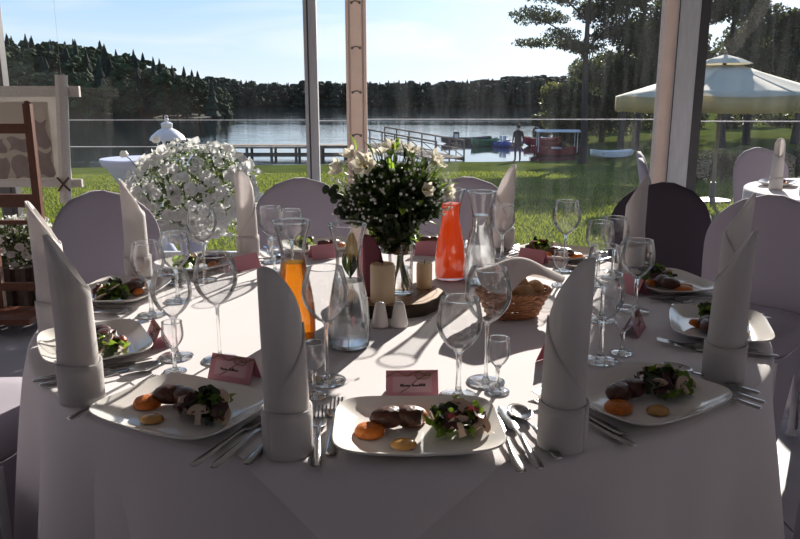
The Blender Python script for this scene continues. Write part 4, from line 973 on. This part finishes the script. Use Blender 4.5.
CARDS = [(0.022, 1.285, -88, 0), (-0.325, 1.365, -117, 0), (-0.545, 1.585, -146, 0), (-0.50, 2.33, 142, 0), (-0.265, 2.50, 112, 0), (0.103, 2.555, 84, 0), (0.445, 2.42, 51, 0), (0.66, 2.03, 13, 0), (0.55, 1.665, -22, 0), (0.335, 1.475, -52, 0)]
CN = ['front centre plate', 'front left plate', 'left edge plate', 'plate before the petunias', 'plate behind the carafes', 'plate behind the bouquet', 'back right plate', 'plate near the dark chair', 'right edge plate', 'front right plate']
for k, (x, y, ang, _) in enumerate(CARDS):
    place_card((x, y, ZT + 0.0003), frame(ang, 0.6)[3] + 0.12 * math.sin(k * 2.1), 'pink folded name card with twine by the ' + CN[k], k)

# ---- napkins rolled to tall candles
def napkin_mesh(seed, mirror=1):
    r = random.Random(seed)
    H_, R_ = 0.302 + r.uniform(-.006, .006), 0.034
    nt_ = 96; tot = 2 * PI * 2.06; nz = 15
    def top(ph):
        base = H_ - 0.105 * (0.5 - 0.5 * math.cos(ph)) ** 1.15             # oblique mouth, tip at ph = 0
        if ph < 2 * PI: return base
        return max(0.06, min(base, 0.372 - 0.00077 * math.degrees(ph - 2 * PI)))   # outer flap falls away in a diagonal
    def fn(u, v):
        ph = tot * u
        rr = R_ * (0.80 + 0.19 * u) * (1 + 0.09 * (1 - v))
        z = 0.002 + top(ph) * v
        rr *= 1 - 0.10 * max(0, (z - 0.20) / 0.1) * (1 if u < 0.48 else 0.3)
        rr *= 1 + 0.02 * math.sin(3 * ph + z * 20)
        cx_ = 0.006 * (z / 0.3) ** 2
        a_ = mirror * ph
        return (rr * math.cos(a_) + cx_, rr * math.sin(a_), z)
    return MB().grid(fn, nt_, nz).mesh('roll', M_NAPKIN)
def cuff_mesh(seed):
    def fn(u, v):
        a_ = 2 * PI * u; rr = 0.0375 * (1 + 0.02 * math.sin(3 * a_ + seed) + 0.012 * v)
        return (rr * math.cos(a_), rr * math.sin(a_), 0.001 + 0.074 * v * (1 + 0.03 * math.sin(2 * a_ + seed)))
    return MB().grid(fn, 40, 6).mesh('cuff', M_NAPKIN)
NK = [napkin_mesh(k, 1 if k % 2 == 0 else -1) for k in range(4)]; CK = [cuff_mesh(k) for k in range(2)]
NAPS = [(-0.175, 1.058, -122, 1, 'tall rolled white napkin left of the front centre plate'), (0.256, 1.080, -48, 0, 'tall rolled white napkin right of the front centre plate'),
        (-0.578, 1.258, 200, 0, 'rolled white napkin at the left, nearest of the two with curling tips'), (-0.815, 1.675, 200, 2, 'rolled white napkin standing at the far left edge of the table'),
        (-0.790, 2.174, 200, 0, 'rolled white napkin in front of the lilac chair near the petunias'), (-0.530, 2.525, -110, 1, 'rolled white napkin right in front of the white petunias'),
        (0.380, 2.665, -35, 0, 'rolled white napkin against the lawn behind the bread basket'), (0.765, 2.380, -30, 3, 'rolled white napkin in front of the dark chair'),
        (0.631, 1.362, -25, 1, 'rolled white napkin at the right edge, the nearer of the overlapping two'), (0.845, 1.83, -25, 2, 'rolled white napkin at the right edge, half hidden behind the nearer one')]
def napkin(x, y, z, rz, k, label, group='rolled napkins'):
    t = thing('rolled_napkin', label, 'napkin', (x, y, z), rad(rz), group)
    solidify(link('roll', NK[k], t), 0.0022); solidify(link('cuff', CK[k % 2], t), 0.003)
for x, y, rz, k, lb in NAPS: napkin(x, y, ZT + 0.0005, rz, k, lb)

# ---- stemware
def stemware(H_, rb, bowl_h, foot_r, stem_r, rim):
    zb = H_ - bowl_h; d = {}
    prof = []
    for k in np.linspace(0, 1, 17):
        a_ = k
        if a_ < 0.55: r_ = rb * math.sin((a_ / 0.55) * PI / 2) ** 0.62
        else: r_ = rb - (rb - rim) * ((a_ - 0.55) / 0.45) ** 1.7
        prof.append((max(r_, stem_r * 0.9), zb + bowl_h * k))
    prof += [(rim - 0.0012, H_ + 0.0006), (rim - 0.002, H_ - 0.001)]
    d['bowl'] = MB().lathe(prof, 36, cap0=True, cap1=False).mesh('bowl', M_GLASS)
    d['rim'] = MB().tube([(rim * math.cos(q), rim * math.sin(q), H_) for q in np.linspace(0, 2 * PI, 40, endpoint=False)], 0.0009, 6, True).mesh('rim', M_STEM)
    d['stem'] = MB().lathe([(stem_r * 2.3, 0.004), (stem_r * 1.3, 0.011), (stem_r, 0.022), (stem_r * 0.9, zb * 0.6), (stem_r * 1.15, zb - 0.004), (stem_r * 2.0, zb + 0.002)], 14).mesh('stem', M_STEM)
    d['foot'] = MB().lathe([(foot_r, 0.0005), (foot_r * 1.01, 0.0015), (foot_r * 0.97, 0.0028), (foot_r * 0.5, 0.004), (stem_r * 2, 0.0065)], 32).mesh('foot', M_GLASS)
    return d
SW = {'wine': stemware(0.226, 0.0445, 0.108, 0.037, 0.0036, 0.0335), 'water': stemware(0.188, 0.0415, 0.100, 0.036, 0.0052, 0.0335), 'small': stemware(0.105, 0.0215, 0.056, 0.023, 0.0036, 0.0195)}
SN = {'wine': ('wine_glass', 'wine glass'), 'water': ('water_goblet', 'goblet'), 'small': ('liqueur_glass', 'liqueur glass')}
def glass(x, y, kind, label, z=None):
    t = thing(SN[kind][0], label, 'glass', (x, y, ZT + 0.0003 if z is None else z), 0, 'empty stemmed glasses')
    for n_, me_ in SW[kind].items(): link(n_, me_, t)
GL = [(0.107, 1.272, 'water', 'empty goblet right behind the front centre plate'), (0.166, 1.345, 'wine', 'tall empty wine glass before the bread basket'), (0.182, 1.296, 'small', 'small empty liqueur glass right of the front goblet'),
      (-0.142, 1.351, 'wine', 'tall empty wine glass in front of the two left carafes'), (-0.157, 1.272, 'small', 'small empty liqueur glass right of the front left napkin'), (-0.63, 1.801, 'water', 'leftmost empty goblet, beside the left rear plate'),
      (-0.603, 1.935, 'water', 'empty goblet second from the left in the left cluster, behind the nearer ones'), (-0.591, 2.174, 'wine', 'wine glass in front of the petunias, furthest of the left cluster'), (-0.476, 1.488, 'water', 'empty goblet in front at the left cluster'),
      (-0.378, 1.47, 'wine', 'large empty wine glass, rightmost of the left cluster'), (-0.452, 1.40, 'small', 'small empty liqueur glass at the front of the left cluster'),
      (-0.43, 2.43, 'water', 'empty goblet far back left of the amber carafe, the left of two'), (-0.352, 2.36, 'water', 'empty goblet far back left of the amber carafe, the right of two'), (-0.40, 2.30, 'small', 'small liqueur glass in front of the far back pair'),
      (0.348, 2.47, 'water', 'empty goblet beside the water carafe and the back right napkin'), (0.523, 2.294, 'wine', 'wine glass seen against the sunny lawn at right'), (0.585, 2.124, 'water', 'goblet left in the back pair of the right cluster'),
      (0.652, 2.205, 'water', 'goblet right in the back pair of the right cluster'), (0.606, 1.835, 'water', 'large goblet in the middle of the right cluster beside a plate of salad'), (0.419, 1.464, 'water', 'goblet at the front of the right cluster next to the napkin'),
      (0.478, 1.51, 'small', 'small liqueur glass at the front of the right cluster'), (0.50, 1.76, 'water', 'goblet in the right cluster directly behind the front one'), (0.47, 2.11, 'small', 'small liqueur glass behind the front right napkin')]
for x, y, k, lb in GL: glass(x, y, k, lb)

# ================================================================ CENTRE OF THE TABLE
CP = [(0.036, 0.0), (0.0435, 0.004), (0.0455, 0.02), (0.046, 0.06), (0.043, 0.10), (0.035, 0.145), (0.0285, 0.175), (0.0265, 0.195), (0.028, 0.215), (0.034, 0.245), (0.0415, 0.272)]
def prof_at(z):
    for (r0, z0), (r1, z1) in zip(CP, CP[1:]):
        if z <= z1: return r0 + (r1 - r0) * (z - z0) / max(1e-6, z1 - z0)
    return CP[-1][0]
def smooth_prof(z0, z1, n, off): return [(prof_at(z) - off, z) for z in np.linspace(z0, z1, n)]
CBODY = MB().lathe(CP + [(0.042, 0.2745), (0.0405, 0.2745), (0.0395, 0.272)], 40, cap1=False).mesh('glass_body', M_CARAFE)
CBASE = MB().lathe([(0.034, 0.001), (0.041, 0.003), (0.041, 0.008), (0.02, 0.0065)], 32).mesh('thick_base', M_STEM)
CRIM = MB().tube([(0.0412 * math.cos(q), 0.0412 * math.sin(q), 0.2735) for q in np.linspace(0, 2 * PI, 44, endpoint=False)], 0.0016, 6, True).mesh('rim', M_STEM)
def carafe(x, y, label, fill, m, lname):
    t = thing('carafe', label, 'carafe', (x, y, ZT + 0.0004), 0, 'glass carafes')
    link('glass_body', CBODY, t); link('thick_base', CBASE, t); link('rim', CRIM, t)
    build(lname, MB().lathe([(0.02, 0.010)] + smooth_prof(0.011, fill, 22, 0.0022) + [(0.001, fill + 0.0005)], 36), m, t)
    return t
carafe(-0.237, 1.600, 'glass carafe of amber juice left of the centre', 0.182, M_AMBER, 'amber_juice')
c2 = carafe(-0.112, 1.560, 'glass carafe of water with a lily bud left of the bouquet', 0.150, M_WATER, 'water')
carafe(0.152, 2.192, 'glass carafe of red-orange juice right of the bouquet', 0.232, M_ORANGE, 'orange_juice')
carafe(0.238, 2.140, 'glass carafe of water beside the orange juice', 0.205, M_WATER, 'water')
t = thing('lily_bud', 'cream lily bud with green leaves standing in the left water carafe', 'flower', (-0.108, 1.560, ZT + 0.155))
build('bud', MB().lathe([(0.004, 0.035), (0.011, 0.045), (0.0145, 0.062), (0.012, 0.082), (0.004, 0.10)], 12, (0.004, 0, 0)), M_YELLOW, t)
build('stem', MB().tube([(0, 0, 0), (0.002, 0, 0.036)], 0.0025, 6), M_STEMG, t)
for k in range(5):
    a_ = k * 1.26 + 0.3
    build('leaf', MB().grid(lambda u, v: ((0.003 + 0.014 * math.sin(v * PI * 0.75)) * math.cos(a_) - (u - .5) * 0.014 * math.sin(PI * v) * math.sin(a_), (0.003 + 0.014 * math.sin(v * PI * 0.75)) * math.sin(a_) + (u - .5) * 0.014 * math.sin(PI * v) * math.cos(a_), 0.004 + 0.055 * v), 4, 8), M_BLEAFL if k % 2 else M_BLEAF, t)

# sawn log slice
SX, SY = -0.03, 1.895; ST = 0.034
def slab_r(a_): return 0.142 * (1 + 0.05 * math.sin(2 * a_ + 1) + 0.03 * math.sin(5 * a_) + 0.012 * math.sin(13 * a_))
angs = np.linspace(0, 2 * PI, 72, endpoint=False)
t = thing('wood_slice', 'sawn log slice with dark bark under candles and vase', 'wood slice', (SX, SY, ZT + 0.0004))
build('bark', MB().loft([[(slab_r(a_) * s_ * (1 + 0.012 * noise.noise(Vector((a_ * 6, z * 60, 1)))) * math.cos(a_), slab_r(a_) * s_ * math.sin(a_), z) for a_ in angs] for s_, z in ((0.955, 0.0), (0.985, 0.008), (1.0, 0.018), (0.99, 0.028), (0.965, ST - 0.001))]), M_BARK, t)
build('sawn_face', MB().loft([[(slab_r(a_) * s_ * math.cos(a_), slab_r(a_) * s_ * math.sin(a_), z) for a_ in angs] for s_, z in ((0.955, ST - 0.003), (0.95, ST), (0.5, ST + 0.0002), (0.02, ST + 0.0002))]), M_WOOD, t)
for k in range(6): build('growth_ring', MB().loft([[(slab_r(a_) * (0.14 * (k + 1) + q) * math.cos(a_), slab_r(a_) * (0.14 * (k + 1) + q) * math.sin(a_), ST + 0.0005) for a_ in angs] for q in (0, 0.025)], False, False), M_BROWN, t)
ZS = ZT + ST + 0.001
def candle(x, y, r_, h, label):
    t = thing('pillar_candle', label, 'candle', (x, y, ZS), 0, 'cream candles')
    build('wax', MB().lathe([(r_ * 0.97, 0), (r_, 0.003), (r_, h - 0.005), (r_ * 0.9, h), (r_ * 0.5, h - 0.003), (r_ * 0.1, h - 0.004)], 28), M_WAX, t)
    build('wick', MB().tube([(0, 0, h - 0.005), (0.0008, 0, h + 0.004), (0.002, 0, h + 0.008)], 0.0009, 5), M_WICK, t)
candle(-0.044, 1.808, 0.031, 0.098, 'wide cream pillar candle left of the vase')
candle(0.066, 1.950, 0.0215, 0.070, 'small cream pillar candle at the right of the log slice')
# folded table sign
t = thing('table_sign', 'folded oval table sign leaning beside the wide candle, painted pink on its lit side and maroon on its shadow side', 'table sign', (-0.094, 1.852, ZS), rad(-48))
def oval(sg):
    def fn(u, v):
        zz = 0.165 * v; wv = 0.058 * (1 - (2 * v - 1) ** 4 * 0.75) ** 0.5 * (0.35 + 0.65 * math.sin(PI * (0.12 + 0.80 * v)) ** 0.6)
        return (sg * u * wv * 0.93, u * wv * 0.36, zz)
    return MB().grid(fn, 8, 20)
solidify(build('maroon_shadow_panel', oval(1), M_MAROON, t), 0.0015); solidify(build('pink_lit_panel', oval(-1), M_PINK, t), 0.0015)  # light painted in: pink for the lit panel, maroon for the shadow side
# vase and bouquet
VX, VY = 0.002, 1.885
t = thing('glass_vase', 'clear glass vase with water on the log slice holding the bouquet', 'vase', (VX, VY, ZS))
build('glass_wall', MB().lathe([(0.027, 0), (0.031, 0.003), (0.0315, 0.06), (0.034, 0.135), (0.0345, 0.137), (0.0325, 0.137)], 32, cap1=False), M_CARAFE, t)
build('water', MB().lathe([(0.025, 0.006), (0.0285, 0.008), (0.029, 0.070), (0.001, 0.0705)], 28), M_WATER, t)
t = thing('bouquet', 'full bouquet of dark greenery, cream lilies and white sprigs in the vase', 'flowers', (VX, VY, ZS + 0.012))
R2 = random.Random(21)
for k in range(14):
    a_ = R2.uniform(0, 6.28); b_ = R2.uniform(0, 6.28)
    build('stem', MB().tube([(0.024 * math.cos(a_), 0.024 * math.sin(a_), 0), (0.006 * math.cos(b_), 0.006 * math.sin(b_), 0.10), (0.05 * math.cos(a_ + 3), 0.05 * math.sin(a_ + 3), 0.20)], 0.0022, 5), M_STEMG, t)
build('twine_wrap', MB().loft([[(0.021 * (1 + .08 * math.sin(k * 1.9)) * math.cos(q), 0.021 * (1 + .08 * math.sin(k * 1.9)) * math.sin(q), 0.095 + 0.0028 * k) for q in np.linspace(0, 2 * PI, 16, endpoint=False)] for k in range(13)], False, False), M_TWINE, t)
BC = Vector((-0.022, 0.0, 0.240))
def bq(d, s_): return Vector((BC.x + d.x * 0.140 * s_, BC.y + d.y * 0.115 * s_, BC.z + d.z * 0.135 * s_ * (1.0 if d.z > 0 else 1.15)))
def rdir(r, zmin=-0.9):
    while True:
        d = Vector((r.gauss(0, 1), r.gauss(0, 1), r.gauss(0, 1))).normalized()
        if d.z > zmin: return d
def blade(L_, W_, cv): return MB().grid(lambda u, v: ((u - .5) * 2 * W_ * math.sin(PI * min(1, v * 0.93 + 0.05)) ** 0.8, L_ * v, cv * math.sin(v * PI) + 0.2 * W_ * abs(2 * u - 1)), 5, 8)
BL = [blade(0.042, 0.006, 0.005).mesh('leaf', M_BLEAF), blade(0.03, 0.009, 0.004).mesh('leaf', M_BLEAF), blade(0.055, 0.010, 0.006).mesh('leaf', M_BLEAFL)]
for k in range(250):
    d = rdir(R2); s_ = R2.uniform(0.35, 0.88)
    # taper to the tie below
    p = bq(d, s_)
    if p.z < BC.z: f_ = max(0.25, (p.z - 0.10) / (BC.z - 0.10)); p.x = BC.x + (p.x - BC.x) * f_ ** 0.7; p.y = BC.y + (p.y - BC.y) * f_ ** 0.7
    o = link('leaf', BL[2 if k % 11 == 0 else k % 2], t, p, (0, 0, 0), [R2.uniform(0.7, 1.15)] * 3)
    dd = (d + Vector((R2.uniform(-.7, .7), R2.uniform(-.7, .7), R2.uniform(-.2, .9)))).normalized()
    o.rotation_euler = dd.to_track_quat('Y', 'Z').to_euler()
fill = cloud_mesh('foliage', [(BC.x, 0, BC.z, 0.11, 0.085, 0.10), (BC.x, 0, BC.z - 0.08, 0.06, 0.055, 0.06), (BC.x - 0.08, 0, BC.z - 0.02, 0.05, 0.05, 0.05), (BC.x + 0.08, 0, BC.z, 0.05, 0.05, 0.06)], 2600, 0.016, 33, M_BLEAF)
tag(link('filler_greenery', fill, t), kind='stuff')
def lily(parent, p, n_, s_, op=0.8):
    q = n_.to_track_quat('Z', 'Y'); o = link('lily', None, parent, p, q.to_euler(), [s_] * 3)
    for k in range(6):
        a_ = k * PI / 3
        def fn(u, v):
            r_ = 0.004 + 0.030 * op * v ** 1.2; z = 0.028 * v * (1.25 - 0.6 * op) + 0.004 * (2 * u - 1) ** 2; wv = 0.013 * math.sin(PI * min(1, v * 0.85 + 0.12)) * (2 * u - 1)
            return (r_ * math.cos(a_) - wv * math.sin(a_), r_ * math.sin(a_) + wv * math.cos(a_), z)
        build('petal', MB().grid(fn, 5, 7), M_PETAL, o)
    build('flower_centre', MB().ball((0, 0, 0.012), (0.004, 0.004, 0.009), 7, 5), M_YELLOW, o)
def at_px(px, py, Y): # a point of the bouquet given by where it shows at depth Y
    z = zpt(px, py, Y); return Vector(((px - 400) / F_PX * (Y * math.cos(PITCH) + (CAM_H - z) * math.sin(PITCH)) - VX, Y - VY, z - ZS - 0.012))
for px, py, Y, nn, s_, op in ((366, 168, 1.82, (-.2, -.9, .5), 1.25, .75), (343, 170, 1.86, (-.9, -.4, .4), 1.1, .6), (352, 158, 1.93, (-.5, -.2, .9), 1.0, .7), (393, 152, 1.92, (0, -.4, 1), 1.1, .9), (410, 155, 1.95, (.3, -.3, 1), 1.0, .8),
                              (432, 163, 1.92, (.9, -.2, .6), 1.15, .8), (443, 192, 1.90, (1, -.4, .1), 1.0, .6), (380, 156, 1.97, (-.1, .1, 1), 1.0, .9), (424, 190, 1.8, (.6, -.9, .2), 0.8, .7)):
    lily(t, at_px(px, py, Y), Vector(nn).normalized(), s_, op)
for px, py, L_, an_ in ((425, 183, 0.9, 0.5), (430, 190, 1.0, 0.1), (441, 186, 0.8, 0.15), (356, 150, 0.8, 2.0), (397, 152, 0.7, 1.45), (433, 178, 0.9, 0.9)):
    o = link('leaf', BL[2], t, at_px(px, py, 1.86), (0, 0, 0), [L_] * 3); o.rotation_euler = Vector((math.cos(an_), -0.2, math.sin(an_))).to_track_quat('Y', 'Z').to_euler()
sprig = MB(); tw = MB()
for k in range(280):
    d = rdir(R2, -0.35); d = Vector((d.x + (0.35 if k % 3 else -0.5), d.y - 0.35, d.z)).normalized(); p = bq(d, R2.uniform(0.9, 1.18))
    sprig.ball(p, R2.uniform(0.0022, 0.0042), 6, 4); tw.tube([p, p - d * 0.04 - Vector((0, 0, 0.012))], 0.0006, 3)
tag(build('white_sprigs', sprig, M_PETALW, t), kind='stuff'); tag(build('sprig_twigs', tw, M_STEMG, t), kind='stuff')
euc = MB().lathe([(0.0005, 0), (0.009, 0.0004), (0.011, 0.0012), (0.0005, 0.0016)], 12).mesh('round_leaf', M_BLEAF)
for k in range(16):
    q = k / 15; p = at_px(352 - 22 * q + 4 * math.sin(k * 2.4), 205 - 4 * q + 12 * math.sin(q * 5), 1.84)
    link('round_leaf', euc, t, p, (PI / 2 + R2.uniform(-.6, .6), R2.uniform(-.6, .6), R2.uniform(0, 6)), [R2.uniform(.8, 1.2)] * 3)

# salt and pepper
def shaker(x, y, label, holes):
    t = thing('shaker', label, 'shaker', (x, y, ZT + 0.0004), 0, 'porcelain shakers')
    build('body', MB().lathe([(0.0185, 0), (0.0215, 0.003), (0.021, 0.012), (0.0165, 0.035), (0.0135, 0.05), (0.0125, 0.056), (0.009, 0.0605), (0.003, 0.062)], 26), M_PORCELAIN, t)
    for k in range(holes): build('hole', MB().lathe([(0.0009, 0.0612), (0.0009, 0.0622)], 6, (0.004 * math.cos(k * 2 * PI / holes), 0.004 * math.sin(k * 2 * PI / holes), 0)), M_INK, t)
    build('stopper', MB().lathe([(0.008, 0.0001), (0.008, 0.001)], 10), M_INK, t)
shaker(-0.048, 1.703, 'white porcelain shaker in front of the wide candle, the left one', 3)
shaker(-0.002, 1.706, 'white porcelain shaker in front of the log slice, the right one', 5)

# bread basket
bX, bYc = 0.285, 1.800
t = thing('bread_basket', 'woven brown wicker basket of bread right of the centre', 'basket', (bX, bYc, ZT + 0.0004), rad(14))
def bas(z): k = z / 0.062; return 0.062 + 0.030 * k, 0.046 + 0.022 * k
ns = 28
build('base', MB().lathe([(0.060, 0.0), (0.062, 0.003), (0.06, 0.006)], 28, sy=0.74), M_WICKER, t)
for rI in range(9):
    z = 0.006 + rI * 0.0066; ra, rb_ = bas(z); pts = []
    for i in range(ns * 4):
        a_ = 2 * PI * i / (ns * 4); off = 0.0028 * math.cos(ns / 2 * a_ + PI * (rI % 2)); pts.append(((ra + off) * math.cos(a_), (rb_ + off) * math.sin(a_), z))
    build('strand', MB().tube(pts, 0.0032, 6, True), M_WICKER, t)
stk = MB().tube([(0.062, 0, 0.003), (0.092, 0, 0.064)], 0.0022, 5)
for i in range(ns):
    a_ = 2 * PI * i / ns; b0, c0 = bas(0.003); b1, c1 = bas(0.064)
    build('stake', MB().tube([(b0 * math.cos(a_), c0 * math.sin(a_), 0.003), (b1 * math.cos(a_), c1 * math.sin(a_), 0.064)], 0.002, 5), M_WICKER, t)
for ph in (0, PI):
    build('rim', MB().tube([((0.094 + 0.003 * math.cos(20 * a_ + ph)) * math.cos(a_), (0.070 + 0.003 * math.cos(20 * a_ + ph)) * math.sin(a_), 0.066 + 0.003 * math.sin(20 * a_ + ph)) for a_ in np.linspace(0, 2 * PI, 120, endpoint=False)], 0.0032, 6, True), M_WICKER, t)
RO = [(0.016, -0.026, 0.062, 0.3, 'pale bread roll at the front of the basket'), (0.056, -0.004, 0.066, 1.3, 'bread roll at the right side of the basket'), (0.012, 0.020, 0.078, -0.4, 'bread roll at the back of the basket, partly under the cloth'), (-0.040, -0.008, 0.054, 0.9, 'bread roll at the left of the basket, under the cloth')]
for k, (x, y, z, a_, lb) in enumerate(RO):
    p = Vector((bX, bYc, ZT)) + Matrix.Rotation(rad(14), 3, 'Z') @ Vector((x, y, z))
    o = thing('bread_roll', lb, 'bread', p, a_, 'rolls in the basket')
    build('crust', MB().ball((0, 0, 0), (0.037, 0.025, 0.0225), 18, 12, jit=0.12, seed=k), M_BREAD, o)
    build('score', MB().tube([(-0.024, 0.001, 0.0170), (-0.010, -0.001, 0.0222), (0.006, 0.002, 0.0228), (0.022, 0.0, 0.0178)], 0.0016, 5), M_CREAM, o)
LN = [[(-.090, -.05, .088), (-.050, -.080, .074), (-.012, -.074, .076), (.03, -.02, .118), (.078, -.012, .106), (.118, -.03, .086)],
      [(-.094, -.02, .115), (-.05, -.035, .118), (-.005, -.035, .128), (.035, .005, .142), (.082, .01, .114), (.128, -.005, .098)],
      [(-.097, .015, .122), (-.05, .01, .140), (0, .01, .172), (.04, .03, .152), (.087, .035, .122), (.134, .025, .10)],
      [(-.095, .06, .085), (-.05, .075, .08), (0, .08, .09), (.045, .08, .085), (.09, .07, .08), (.13, .06, .07)]]
lm = MB().add([q for row in LN for q in row], [(j_ * 6 + i, j_ * 6 + i + 1, (j_ + 1) * 6 + i + 1, (j_ + 1) * 6 + i) for j_ in range(3) for i in range(5)])
o = tag(link('bread_cloth', lm.mesh('bread_cloth', M_NAPKIN), None, (bX, bYc, ZT)), 'cream napkin bunched over the bread in the basket', 'napkin'); subsurf(o, 3); solidify(o, 0.002)

# ================================================================ FAR TABLE SETTINGS
def far_place(x, y, lb):
    rz = math.atan2(T2[1] - y, T2[0] - x) - PI / 2
    inw = Vector((T2[0] - x, T2[1] - y, 0)).normalized(); rt = Vector((inw.y, -inw.x, 0))
    tag(link('dinner_plate', PLATE, None, (x, y, ZT), (0, 0, rz)), 'white rectangular plate on the background table, ' + lb, 'plate', 'dinner plates')
    plate_food(Vector((x, y, ZT)), rt, inw, rz, 'on the background table, ' + lb, int(x * 100), False)
far_place(2.42, 4.74, 'behind its napkins')
napkin(2.29, 4.50, ZT, 60, 0, 'rolled napkin on the background table, left of the two'); napkin(2.32, 4.20, ZT, 60, 1, 'rolled napkin on the background table at the right edge')
